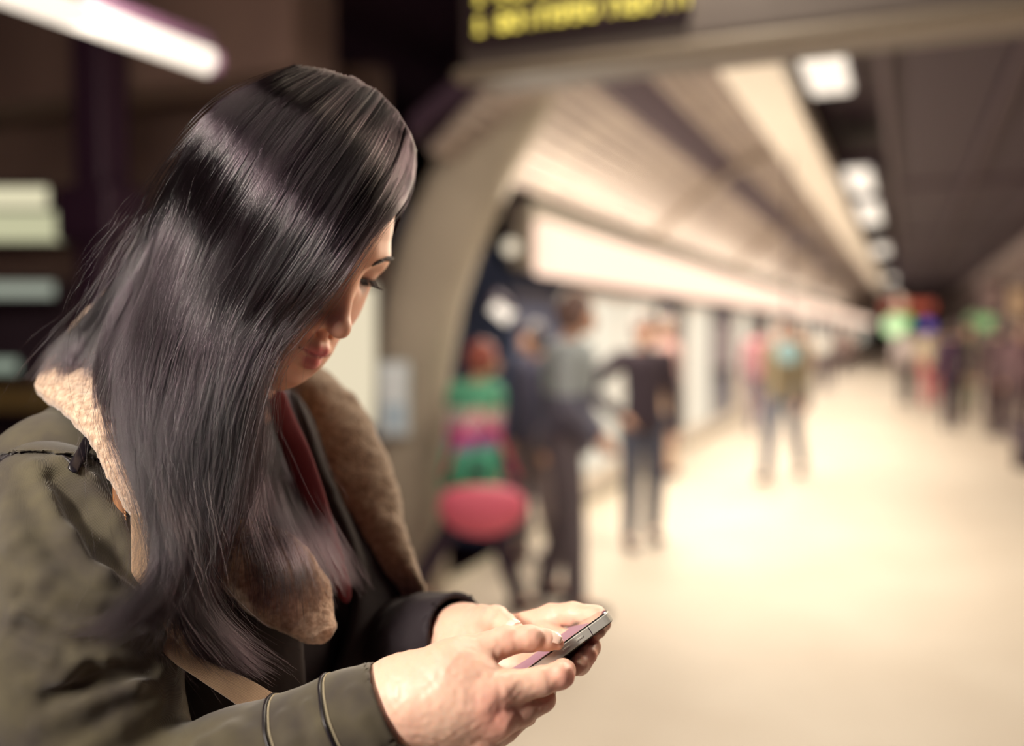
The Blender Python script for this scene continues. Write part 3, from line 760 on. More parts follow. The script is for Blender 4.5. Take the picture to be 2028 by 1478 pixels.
# brows, lashes, nails
m_brow = mat('brow_black', (.03, .018, .022), .6)
def headtubes(name, curves, r, m_, lift=.0004):
    mb = MB()
    sh_ = []
    for c in curves:                                                     # root every hair on the skin
        c = np.array(c, float); yy = np.linspace(.115, .04, 300); a = np.repeat(c[:1], 300, 0); a[:, 1] = yy
        i = np.argmax(f_head(a.astype(np.float32)) < 0); c[:, 1] += yy[i] - c[0, 1] + lift; sh_.append(c)
    curves = sh_
    for c in curves: mb.tube(h2c(np.array(c)), list(np.linspace(r, r * .25, len(c))), 5)
    return mb.build(name, m_, woman, True, world=True)
for s, nm in ((1, 'left'), (-1, 'right')):
    hairs = []
    for k in range(70):
        t = k / 69; x = s * (.011 + .034 * t); y = .0905 - .0035 * t - .010 * t * t; z = .0160 + .0065 * math.sin(t * 2.2) + RNG.uniform(-.0022, .0022) * (1 - .5 * t)
        hairs.append([(x, y, z - .001), (x + s * .002, y + .0006, z + .0012), (x + s * .0045, y, z + .0015)])
    headtubes('eyebrow', hairs, .00045, m_brow)
    ls = []
    for k in range(46):
        t = k / 45; x = s * (.019 + .025 * t); y = .0800 - .0060 * t * t + .0006; z = -.0015 + .0022 * t
        L_ = .0065 + .0035 * t
        ls.append([(x, y, z), (x + s * .001, y + L_ * .6, z - L_ * .45), (x + s * .0022 * (1 + t), y + L_ * 1.0, z - L_ * .42)])
    ls.append([(s * (.017 + .003 * k), .0808 - .0007 * k * k * .1, -.0012 + .0002 * k) for k in range(10)])
    headtubes('eyelashes', ls, .00042, m_brow)
m_nail = mat('nail', (.90, .66, .55), .22, coat=.5)
def nail(c, ax, up, L_, w_, par):
    ax = ax / np.linalg.norm(ax); up = up - ax * (up @ ax); up /= np.linalg.norm(up); sd = np.cross(ax, up); rings = []
    for i in range(9):
        t = i / 8 * 2 - 1; ww = w_ * (1 - max(0, abs(t) - .55) ** 2 * 2.2)
        top = [c + ax * t * L_ + sd * ww * a + up * (-.18 * w_ * a * a * 2.2 + .0004 - .0008 * t * t) for a in np.linspace(-1, 1, 9)]
        bot = [p_ - up * .0007 for p_ in top[::-1]]; rings.append(top + bot)
    return MB().loft(rings).build('nail', m_nail, par, True, world=True)
def on_surface(f, px, py):
    d = depth_of(f, px, py, .5, .9, 800); c = q(px, py, d); e = 5e-4
    P = np.array([c] + [c + np.eye(3)[k] * e for k in range(3)], np.float32); v = f(P); g = (v[1:] - v[0]) / e
    return c, g / np.linalg.norm(g)
tp = [q(1060, 1263, .632), q(1118, 1277, .636)]
c_, g_ = on_surface(f_rhand, 1099, 1270)
up_ = np.array([.25, .80, -.55]); up_ /= np.linalg.norm(up_)
def march(f, c, d, n=200, step=.0002):
    for i in range(n):
        if f(np.array([c + d * step * i], np.float32))[0] > 0: return c + d * step * i
    return c
cc_ = march(f_rhand, q(1090, 1271, .6345), up_)
nail(cc_ - up_ * .0002, tp[1] - tp[0], up_, .0068, .0050, woman)
cl_ = march(f_lhand, q(1012, 1244, .682), np.array([.1, .75, -.65]))
nail(cl_, q(1022, 1250, .674) - q(1000, 1238, .690), np.array([.1, .75, -.65]), .0055, .0048, woman)

# ------------------------------------------------------------------ phone
PA, PB = q(1209, 1206, .660), q(978, 1372, .622)             # near long edge, top end and bottom end
ax_ = PA - PB; PL = np.linalg.norm(ax_); ax_ /= PL
cr_ = (PA + PB) / 2; cr_ = cr_ / np.linalg.norm(cr_); wd_ = cr_ + .13 * np.array([-.6, .8, 0]); wd_ -= ax_ * (wd_ @ ax_); wd_ /= np.linalg.norm(wd_)
nm_ = np.cross(ax_, wd_); nm_ = nm_ if nm_[1] > 0 else -nm_
ph = empty('smartphone', c2w((PA + PB) / 2 + wd_ * .03)[0])
tag(ph, 'slim black and silver smartphone held in the woman\'s hands', 'phone')
def slab(name, a0, a1, w0, w1, n0, n1, r, m_, par, seg=6, ch=.0004):
    pts = []
    for cx_, cz_, s0 in ((a1 - r, w1 - r, 0), (a0 + r, w1 - r, 1), (a0 + r, w0 + r, 2), (a1 - r, w0 + r, 3)):
        for k in range(seg + 1):
            t = math.pi / 2 * (s0 + k / seg); pts.append((cx_ + r * math.cos(t), cz_ + r * math.sin(t), math.cos(t), math.sin(t)))
    rings = []
    for nn, ins in ((n0, ch), (n0 + ch, 0), (n1 - ch, 0), (n1, ch)):
        rings.append([PB + ax_ * (a - ca * ins) + wd_ * (w - sa * ins) + nm_ * nn for a, w, ca, sa in pts])
    return MB().loft(rings).build(name, m_, par, world=True)
TH = .0078
slab('metal_band', 0, PL, 0, .0586, -TH, -.0010, .009, mat('phone_metal', (.60, .59, .54), .38, .45), ph)
slab('front_glass', .0006, PL - .0006, .0006, .058, -.0010, 0, .0086, mat('phone_glass', (.012, .010, .014), .05, coat=1), ph, ch=.0005)
slab('screen', .018, PL - .018, .0035, .055, -.0002, .00012, .0008, emis('phone_screen', (.62, .27, .33), .8), ph, ch=.00002)
slab('back_glass', .0008, PL - .0008, .0008, .0578, -TH - .0007, -TH, .0086, mat('phone_back', (.02, .018, .022), .1), ph)
slab('antenna_gap', PL - .022, PL - .0212, -.00006, .003, -TH + .0003, -.0012, .0002, m_black, ph, ch=.00005)
for a in (PL - .034, PL - .046): slab('side_button', a, a + .006, -.0004, .001, -.0048, -.0036, .0005, mat('phone_button', (.6, .59, .54), .35, .4), ph, ch=.0001)
# ------------------------------------------------------------------ coat
def twill(name, col, col2, scale=520, strength=.35):
    M = mat(name, col, .82, sheen=.25); nt = M.node_tree; b = nt.nodes['Principled BSDF']
    tc = nt.nodes.new('ShaderNodeTexCoord')
    dt = nt.nodes.new('ShaderNodeVectorMath'); dt.operation = 'DOT_PRODUCT'; dv = RT * .88 + UP * .47; dt.inputs[1].default_value = tuple(dv * scale * 20)
    nt.links.new(tc.outputs['Object'], dt.inputs[0])
    sn = nt.nodes.new('ShaderNodeMath'); sn.operation = 'SINE'; nt.links.new(dt.outputs['Value'], sn.inputs[0])
    w = nt.nodes.new('ShaderNodeMath'); w.operation = 'MULTIPLY_ADD'; w.inputs[1].default_value = .35; w.inputs[2].default_value = .62
    nt.links.new(sn.outputs[0], w.inputs[0])
    n = nt.nodes.new('ShaderNodeTexNoise'); n.inputs['Scale'].default_value = 28; n.inputs['Detail'].default_value = 6
    nt.links.new(tc.outputs['Object'], n.inputs['Vector'])
    r = nt.nodes.new('ShaderNodeValToRGB'); r.color_ramp.elements[0].position = .35; r.color_ramp.elements[1].position = .7
    r.color_ramp.elements[0].color = (*col, 1); r.color_ramp.elements[1].color = (*col2, 1)
    nt.links.new(n.outputs['Fac'], r.inputs['Fac'])
    mx = nt.nodes.new('ShaderNodeMixRGB'); mx.blend_type = 'MULTIPLY'; mx.inputs[0].default_value = .55
    nt.links.new(r.outputs['Color'], mx.inputs[1]); nt.links.new(w.outputs[0], mx.inputs[2]); nt.links.new(mx.outputs[0], b.inputs['Base Color'])
    bp = nt.nodes.new('ShaderNodeBump'); bp.inputs['Strength'].default_value = strength; bp.inputs['Distance'].default_value = .0006
    nt.links.new(w.outputs[0], bp.inputs['Height']); nt.links.new(bp.outputs['Normal'], b.inputs['Normal']); return M
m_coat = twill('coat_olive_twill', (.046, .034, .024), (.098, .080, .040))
m_coatd = mat('coat_lining_black', (.018, .010, .018), .8)
m_leather = mat('black_leather', (.010, .008, .012), .28)
m_fleece = mat('tan_fleece', (.32, .20, .13), .9, noise=(230, (.64, .46, .33), 5), bump=(500, .6, .002), sheen=.5)  # darker noise tone paints shaded pits, in both fleeces
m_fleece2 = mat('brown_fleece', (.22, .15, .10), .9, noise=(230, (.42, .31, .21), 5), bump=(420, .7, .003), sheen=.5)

SLV = [q(92, 1010, .668), q(108, 1120, .655), q(148, 1260, .648), q(160, 1420, .642), q(205, 1560, .632), q(285, 1645, .622)]
SLR = [.046, .053, .068, .063, .060, .056]
FOR = [q(285, 1645, .622), q(480, 1548, .616), q(690, 1446, .612), q(778, 1403, .610)]
FOR_R = [.055, .047, .0365, .0335]
CA = FOR[3] - FOR[2]; CA /= np.linalg.norm(CA); CA = CA + np.array([0, 0, .10]); CA /= np.linalg.norm(CA)
def f_sl0(P):
    d = chain(P, SLV, SLR, .02)
    return smin(d, chain(P, FOR, FOR_R, .01), .012)
def fold(pts, r, o, f=f_sl0):
    return [q(x, y, depth_of(f, x, y) + o) for x, y in pts], r
RIDGES = [fold(p_, r_, r_ * .25) for p_, r_ in (
    ([(120, 915), (175, 960), (225, 1040), (275, 1110), (338, 1180)], .0080), ([(70, 925), (105, 985), (145, 1065), (205, 1140), (320, 1196)], .0095),
    ([(20, 990), (40, 1080), (90, 1150), (190, 1200)], .0085), ([(10, 1130), (60, 1205), (150, 1245), (300, 1262)], .0100),
    ([(20, 1265), (110, 1300), (210, 1300), (335, 1318)], .0085), ([(90, 1430), (170, 1385), (260, 1350), (335, 1335)], .0090),
    ([(150, 1500), (230, 1440), (300, 1390), (345, 1375)], .0080), ([(60, 1350), (130, 1345), (190, 1335)], .006),
    ([(560, 1420), (585, 1465), (600, 1500)], .004), ([(610, 1395), (640, 1440), (665, 1500)], .0035), ([(700, 1375), (720, 1420), (745, 1478)], .0035), ([(400, 1478), (460, 1455), (520, 1462)], .006))]
GROOVES = [fold(p_, r_, o_) for p_, r_, o_ in (
    ([(110, 945), (160, 1005), (210, 1085), (300, 1172)], .0095, -.0033), ([(40, 1180), (110, 1215), (210, 1232), (320, 1236)], .0060, -.0042),
    ([(40, 1245), (130, 1275), (240, 1282), (330, 1292)], .0065, -.0048), ([(100, 1385), (190, 1345), (300, 1330)], .0055, -.0045))]
FN = np.array([.33, -.10, .94])
def f_sleeve(P):
    d = f_sl0(P)
    for pts, r in RIDGES: d = smin(d, chain(P, pts, r * np.sin(np.linspace(.35, 2.8, len(pts))), .004), .009)
    for pts, r in GROOVES: d = smax(d, -chain(P, pts, r * np.sin(np.linspace(.3, 2.8, len(pts))), .004), .012)
    d = d + .0010 * vnoise(P * [1, .6, 1], 32) + .0003 * vnoise(P, 110)
    cut = (P - FOR[3].astype(np.float32)) @ CA
    d = smax(d, cut, .002)
    return smax(d, -(chain(P, [FOR[2], FOR[3], FOR[3] + CA * .03], [.0325, .0305, .0305], .003)), .0015)
V, F_ = nets(f_sleeve, np.array([-.43, -.42, .54]), np.array([-.06, -.04, .78]), .0021)
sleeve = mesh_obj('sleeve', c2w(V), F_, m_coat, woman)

BL = np.array([.34, 0, .94]); BF = np.array([.94, 0, -.34])
CT = [q(370, 930, .84), q(410, 1200, .83), q(430, 1600, .83), q(430, 2000, .83)]
def f_trk(P, r=(.115, .135, .14, .15), sr=.056):
    d = chain(P, CT, r, .05)
    d = smin(d, cap(P, q(125, 962, .725), q(370, 880, .84), sr, .075), .03)
    d = smin(d, cap(P, q(610, 950, .96), q(400, 880, .84), sr, .075), .03)
    return d
def f_coat(P):
    d = f_trk(P)
    r = P - CT[0].astype(np.float32)
    u = r @ BL.astype(np.float32); fwd = r @ BF.astype(np.float32)
    wv = .052 - .03 * np.clip(-r[:, 1] / .35, 0, 1)
    wedge = smax(np.abs(u + .01) - wv, .035 - fwd, .02)
    d = smax(d, -wedge, .012)
    d = smax(d, -chain(P, [q(440, 700, .80), q(400, 860, .82), q(400, 900, .83)], [.08, .07, .05]), .015)
    return smax(d, -.48 - P[:, 1], .01) + .0025 * vnoise(P, 22) + .0008 * vnoise(P, 70)
V, F_ = nets(f_coat, np.array([-.46, -.52, .58]), np.array([.0, .02, 1.08]), .004)
coatb = mesh_obj('coat', c2w(V), F_, mat('coat_shell_shaded', (.020, .014, .015), .85, bump=(60, .3, .003)), woman)  # olive coat body darkened in colour for the shade of arm and hair
def f_yoke(P):
    d = np.minimum(f_trk(P), f_sl0(P)) - .0032 + .0012 * vnoise(P, 40)
    u = P[:, 0] / P[:, 2] * FPX + 1014; v = 739 - P[:, 1] / P[:, 2] * FPX
    d = smax(d, (v - (893 + .12 * np.abs(u - 60))) * .0004, .001)
    d = smax(d, (u - 232 + .55 * (v - 860)) * .0004, .001)
    return smax(d, P[:, 2] - .80, .002)
V, F_ = nets(f_yoke, np.array([-.44, -.16, .56]), np.array([-.20, .04, .84]), .0022)
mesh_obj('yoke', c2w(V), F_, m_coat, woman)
V, F_ = nets(lambda P: chain(P, [q(400, 830, .83), CT[1], CT[2], CT[3]], [.07, .112, .12, .12], .04) + .002 * vnoise(P, 40), np.array([-.46, -.52, .62]), np.array([.0, .02, 1.0]), .005)
mesh_obj('scarf', c2w(V), F_, mat('scarf_black', (.010, .005, .009), .9, bump=(300, .3, .002)), woman)
# far sleeve of the olive coat, shade put into its darker colour
FS = [q(600, 960, .97), q(675, 1310, .95), q(800, 1290, .835), q(850, 1270, .785), q(912, 1258, .755)]
CB = FS[4] - FS[3]; CB /= np.linalg.norm(CB)
def f_fs(P):
    d = chain(P, FS, [.062, .055, .044, .036, .0335], .02)
    for a in ((800, 1235, .80, 860, 1300, .78), (850, 1225, .765, 890, 1290, .745)): d = smin(d, cap(P, q(*a[:3]), q(*a[3:]), .012, .008), .012)
    d = d + .0025 * vnoise(P, 45)
    d = smax(d, (P - FS[4].astype(np.float32)) @ CB, .003)
    return smax(d, -cap(P, FS[3], FS[4] + CB * .03, .030, .030), .002)
V, F_ = nets(f_fs, np.array([-.28, -.36, .66]), np.array([.02, -.03, 1.06]), .0035)
mesh_obj('sleeve', c2w(V), F_, mat('coat_shaded_sleeve', (.014, .008, .013), .8, bump=(60, .3, .004)), woman)

def ribbon(name, st, th, m_, par, n=90, k=26, amp=.0, ns=150, p=.6, roll=0.0, amp2=0, ns2=40, colors=None):
    """flat band through stations (edge a, edge b), both in pixels + distance; thickness th, fleece bumps amp"""
    A = np.array([q(*s[0]) for s in st]); B = np.array([q(*s[1]) for s in st])
    def cr(P, t):
        m_1 = len(P) - 1; x = t * m_1; i = min(int(x), m_1 - 1); f = x - i
        p0, p1, p2, p3 = P[max(i - 1, 0)], P[i], P[i + 1], P[min(i + 2, m_1)]
        return .5 * ((2 * p1) + (p2 - p0) * f + (2 * p0 - 5 * p1 + 4 * p2 - p3) * f * f + (3 * p1 - p0 - 3 * p2 + p3) * f ** 3)
    V = []; rr = []
    for i in range(n):
        t = i / (n - 1); a, b = cr(A, t), cr(B, t)
        t2 = min(t + .01, 1); t1 = max(t - .01, 0)
        tan = (cr(A, t2) + cr(B, t2)) - (cr(A, t1) + cr(B, t1)); tan /= np.linalg.norm(tan)
        w = (b - a) / 2; c = (a + b) / 2; nrm = np.cross(tan, w); nrm /= np.linalg.norm(nrm)
        if nrm[2] > 0: nrm = -nrm
        e = 1.0 if p < .3 else min(1.0, (.02 + min(t, 1 - t) * 14)) ** .5
        for j in range(k):
            a_ = 2 * math.pi * j / k; ca, sa = math.cos(a_), math.sin(a_)
            x = abs(ca) ** .8 * np.sign(ca); y = abs(sa) ** p * np.sign(sa)
            V.append(c + w * x * e + nrm * (th / 2 * y * e + roll * (1 - x * x))); rr.append(nrm * y * .7 + w / np.linalg.norm(w) * x * .5)
    V = np.array(V); rr = np.array(rr)
    if amp: V = V + rr * (amp * vnoise(V, ns) + amp * .6 * vnoise(V, ns * 2.3))[:, None]
    if amp2: V = V + rr * (amp2 * vnoise(V, ns2))[:, None]
    F = [(i * k + j, i * k + (j + 1) % k, (i + 1) * k + (j + 1) % k, (i + 1) * k + j) for i in range(n - 1) for j in range(k)]
    F += [tuple(range(k))[::-1], tuple((n - 1) * k + j for j in range(k))]
    mb = MB(); mb.add(V, F); return mb.build(name, m_, par, True, world=True)
near_st = [((95, 735, .80), (230, 600, .86)), ((72, 772, .745), (235, 680, .82)), ((120, 812, .69), (285, 745, .75)), ((175, 868, .658), (318, 800, .71)), ((212, 935, .646), (340, 870, .69)), ((252, 1010, .642), (380, 950, .675)),
           ((325, 1085, .665), (470, 1020, .69)), ((420, 1150, .70), (580, 1060, .72)), ((500, 1222, .70), (650, 1150, .725)), ((590, 1266, .70), (662, 1235, .72)), ((638, 1278, .705), (660, 1262, .715))]
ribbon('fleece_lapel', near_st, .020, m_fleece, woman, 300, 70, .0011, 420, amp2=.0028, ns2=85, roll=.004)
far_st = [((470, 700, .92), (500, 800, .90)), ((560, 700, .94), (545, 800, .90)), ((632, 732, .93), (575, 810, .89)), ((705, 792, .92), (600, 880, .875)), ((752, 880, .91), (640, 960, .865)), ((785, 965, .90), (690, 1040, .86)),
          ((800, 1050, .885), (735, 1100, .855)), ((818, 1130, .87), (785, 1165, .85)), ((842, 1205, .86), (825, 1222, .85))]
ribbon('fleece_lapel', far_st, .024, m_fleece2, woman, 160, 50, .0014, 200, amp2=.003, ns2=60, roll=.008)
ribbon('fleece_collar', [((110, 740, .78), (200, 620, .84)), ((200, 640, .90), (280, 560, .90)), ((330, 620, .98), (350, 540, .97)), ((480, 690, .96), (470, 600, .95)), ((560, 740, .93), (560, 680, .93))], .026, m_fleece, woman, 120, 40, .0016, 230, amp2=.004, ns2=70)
ribbon('shirt', [((515, 770, .80), (560, 765, .80)), ((540, 840, .775), (585, 830, .785)), ((565, 910, .765), (615, 895, .775)), ((600, 1000, .762), (645, 985, .772)), ((640, 1100, .765), (675, 1090, .775)), ((675, 1200, .77), (700, 1190, .78))], .008, mat('red_shirt', (.12, .010, .018), .9, bump=(500, .3, .001)), woman, 60, 20)
# coat front panel on the far side, under the far lapel; its shade is put into the dark colour
ribbon('coat_front', [((600, 850, .90), (740, 900, .93)), ((660, 1000, .86), (790, 1030, .91)), ((700, 1120, .835), (830, 1150, .90)), ((690, 1250, .80), (850, 1250, .87)), ((640, 1400, .77), (800, 1400, .84)), ((620, 1560, .76), (780, 1560, .83))], .02, mat('coat_front_shaded', (.015, .010, .014), .85, bump=(50, .3, .004)), woman, 60, 30, amp2=.004, ns2=30)

# seams, piping, tab, cuff bands
def seam(name, pts, r, m_, f, lift=.3, par=woman, n=40):
    pts = np.array(pts, float); t = np.linspace(0, len(pts) - 1, n); X = np.interp(t, range(len(pts)), pts[:, 0]); Y = np.interp(t, range(len(pts)), pts[:, 1])
    ds = np.array([depth_of(f, x, y, .5, 1.2, 700) for x, y in zip(X, Y)])
    ds = np.convolve(np.pad(ds, 3, 'edge'), np.ones(7) / 7, 'valid')
    return MB().tube([q(x, y, d - r * lift) for x, y, d in zip(X, Y, ds)], r, 8).build(name, m_, par, True, world=True)
f_both = lambda P: np.minimum(f_sleeve(P), f_coat(P))
m_seam = mat('seam_dark', (.012, .008, .012), .5)
seam('seam', [(0, 912), (30, 892), (62, 884), (110, 890), (138, 915), (150, 935)], .0011, m_seam, f_both)
seam('seam', [(30, 868), (80, 862), (150, 862), (230, 866)], .0007, m_seam, f_both)
f_any = lambda P: np.minimum(np.minimum(f_sleeve(P), f_coat(P)), f_yoke(P))
tb = lambda x, y, o=.0022: (x, y, depth_of(f_any, x, y, .5, 1.0, 800) - o)
ribbon('leather_tab', [((170 - 38 * t, 858 + 70 * t, tb(172, 862)[2] * (1 - t) + tb(140, 928)[2] * t - .003 - .004 * math.sin(3.14 * t)), (196 - 44 * t, 862 + 78 * t, tb(190, 866)[2] * (1 - t) + tb(150, 934)[2] * t - .003 - .004 * math.sin(3.14 * t))) for t in (0, .33, .66, 1)], .003, m_leather, woman, 40, 20, p=.5)
for t_, r_ in ((.60, .0018), (.0, .0016)):
    pass
def ring(name, c, ax, r, tr, m_, f, par):
    u = np.cross(ax, [0, 0, 1.]); u /= np.linalg.norm(u); v = np.cross(ax, u); pts = []
    for k in range(49):
        a = 2 * math.pi * k / 48; d = u * math.cos(a) + v * math.sin(a); rr = r
        for _ in range(60):
            if f(np.array([c + d * rr], np.float32))[0] > 0: break
            rr += .0004
        pts.append(c + d * (rr + tr * .3))
    return MB().tube(pts, tr, 8, cap=False).build(name, m_, par, True, world=True)
c1 = q(688, 1447, .6118); c2 = q(585, 1495, .614)
ring('cuff_piping', c1, CA, .0334, .0012, m_leather, f_sleeve, woman)
ring('cuff_piping', c2, CA, .030, .0012, m_leather, f_sleeve, woman)
for cc in (c1 + CA * .0028, c2 + CA * .0028): ring('stitch_line', cc, CA, .0334, .0005, mat('thread', (.35, .30, .2), .8), f_sleeve, woman)

# ------------------------------------------------------------------ bag strap across the coat
st = empty('bag_strap', c2w(q(400, 1330, .66))[0]); tag(st, 'tan webbing bag strap with brown leather end running across the coat under the hair', 'bag strap')
m_web = twill('webbing_tan', (.30, .18, .10), (.42, .27, .16), 420, .5)
ribbon('webbing', [((258, 1018, .640), (318, 1022, .642)), ((260, 1090, .636), (322, 1090, .638)), ((262, 1160, .632), (330, 1158, .634)), ((288, 1225, .630), (350, 1222, .634)), ((326, 1296, .632), (382, 1290, .638)), ((392, 1345, .640), (412, 1310, .645)), ((462, 1392, .645), (492, 1345, .65)), ((500, 1422, .645), (562, 1384, .65)), ((580, 1470, .645), (650, 1420, .65))], .0022, m_web, st, 120, 16, p=.25)
ribbon('leather_end', [((222, 925, .652), (240, 925, .652)), ((224, 990, .650), (246, 990, .650)), ((230, 1060, .648), (252, 1055, .648)), ((240, 1100, .648), (256, 1090, .648))], .003, mat('brown_leather', (.26, .11, .04), .35, coat=.2), st, 60, 16, p=.4)
ribbon('lining', [((240, 920, .657), (262, 930, .657)), ((246, 1000, .655), (300, 1010, .655)), ((252, 1080, .654), (300, 1080, .655)), ((258, 1150, .655), (300, 1150, .655))], .003, mat('teal_lining', (.02, .06, .07), .6), st, 40, 16, p=.4)
mb = MB()
for k in range(24):
    t = k / 23; a, b = q(243 + 8 * t, 935 + 150 * t, .6475 - .002 * t), q(245 + 8 * t, 939 + 150 * t, .6475 - .002 * t)
    mb.tube([a, (a + b) / 2 - [0, 0, .0006], b], .0005, 6)
mb.build('stitches', mat('orange_thread', (.75, .38, .16), .7), st, world=True)

# jeans and boots below the coat
hx, hy, hz = c2w(q(455, 1900, .86))[0]
bl = (c2w([.34, 0, .94])[0] - c2w([0, 0, 0])[0]); bl[2] = 0; bl /= np.linalg.norm(bl); bf = np.array([bl[1], -bl[0], 0])
hx, hy = c2w(q(450, 2100, .86))[0][:2]
def wp(s, f, z): return np.array([hx, hy, 0]) + bl * s + bf * f + [0, 0, z]
def f_jeans(P):
    d = ell(P, wp(0, 0, .90), (.155, .155, .14))
    for s in (-1, 1): d = smin(d, chain(P, [wp(.085 * s, 0, .84), wp(.09 * s, .02, .48), wp(.09 * s, -.01, .12)], [.088, .062, .052]), .03)
    return smax(d, .07 - P[:, 2], .004) + .003 * vnoise(P, 14)
V, F_ = nets(f_jeans, np.array([hx - .3, hy - .3, .02]), np.array([hx + .3, hy + .3, 1.12]), .008)
mesh_obj('jeans', V, F_, mat('denim_dark', (.03, .03, .05), .85, bump=(300, .3, .001)), woman)
for s in (-1, 1):
    f_b = lambda P, s=s: smax(smin(cap(P, wp(.09 * s, -.02, .16), wp(.09 * s, -.02, .05), .050, .046), cap(P, wp(.09 * s, -.03, .04), wp(.10 * s, .13, .035), .046, .040), .02), -P[:, 2] + .001, .006)
    V, F_ = nets(f_b, wp(.09 * s, .04, .1) - [.2, .2, .11], wp(.09 * s, .04, .1) + [.2, .2, .16], .006)
    mesh_obj('boot', V, F_, m_leather, woman)
# ------------------------------------------------------------------ hair
m_hair = bpy.data.materials.new('black_hair'); m_hair.use_nodes = True
_nt = m_hair.node_tree; _nt.nodes.clear()
_o = _nt.nodes.new('ShaderNodeOutputMaterial'); _h = _nt.nodes.new('ShaderNodeBsdfHairPrincipled')
_h.model = 'CHIANG'; _h.parametrization = 'COLOR'
_h.inputs['Color'].default_value = (.040, .022, .034, 1)
_h.inputs['Roughness'].default_value = .13; _h.inputs['Radial Roughness'].default_value = .55
_h.inputs['Coat'].default_value = .0; _h.inputs['IOR'].default_value = 1.5
_h.inputs['Random Roughness'].default_value = .3
_nt.links.new(_h.outputs[0], _o.inputs[0])
_a = _nt.nodes.new('ShaderNodeAttribute'); _a.attribute_name = 'tone'
_r = _nt.nodes.new('ShaderNodeValToRGB'); _r.color_ramp.elements[0].color = (.002, .0012, .0018, 1); _r.color_ramp.elements[1].color = (.021, .0138, .018, 1)
_nt.links.new(_a.outputs['Fac'], _r.inputs['Fac']); _nt.links.new(_r.outputs['Color'], _h.inputs['Color'])
m_cap = mat('hair_underlayer', (.010, .005, .009), .95, spec=.05)

def f_hs(P): return f_skull(c2h(P)) * HS - .012
def f_cap(P):
    p = c2h(P)
    d = f_skull(p) - .0065
    d = np.minimum(d, ell(p, (0, -.045, -.03), (.070, .060, .085)))
    face = ell(p, (.0, .085, -.035), (.085, .078, .110))
    return smax(d, -face, .008) * HS + .0012 * vnoise(P * [3, 1, 3], 90)
V, F_ = nets(f_cap, hc - [.2, .22, .18], hc + [.2, .2, .18], .003)
hair = mesh_obj('hair', c2w(V), F_, m_cap, woman)
def catm(P, n):
    P = np.asarray(P, float); s = np.r_[0, np.cumsum(np.linalg.norm(np.diff(P, axis=0), axis=1))]; s /= s[-1]
    t = np.linspace(0, 1, n); i = np.clip(np.searchsorted(s, t, 'right') - 1, 0, len(P) - 2)
    f = ((t - s[i]) / (s[i + 1] - s[i]))[:, None]
    g = lambda j: P[np.clip(j, 0, len(P) - 1)]
    p0, p1, p2, p3 = g(i - 1), g(i), g(i + 1), g(i + 2)
    return .5 * ((2 * p1) + (p2 - p0) * f + (2 * p0 - 5 * p1 + 4 * p2 - p3) * f * f + (3 * p1 - p0 - 3 * p2 + p3) * f ** 3)
NP = 34
def guide(w, far=False):
    P = []
    for a in w:
        if len(a) == 2: P.append(q(a[0], a[1], depth_of(f_hs, a[0], a[1], .6, .78 if not far else .9, 240)))
        else: P.append(q(*a))
    return catm(P, NP)
ALL = []; RAD = []; TONE = []
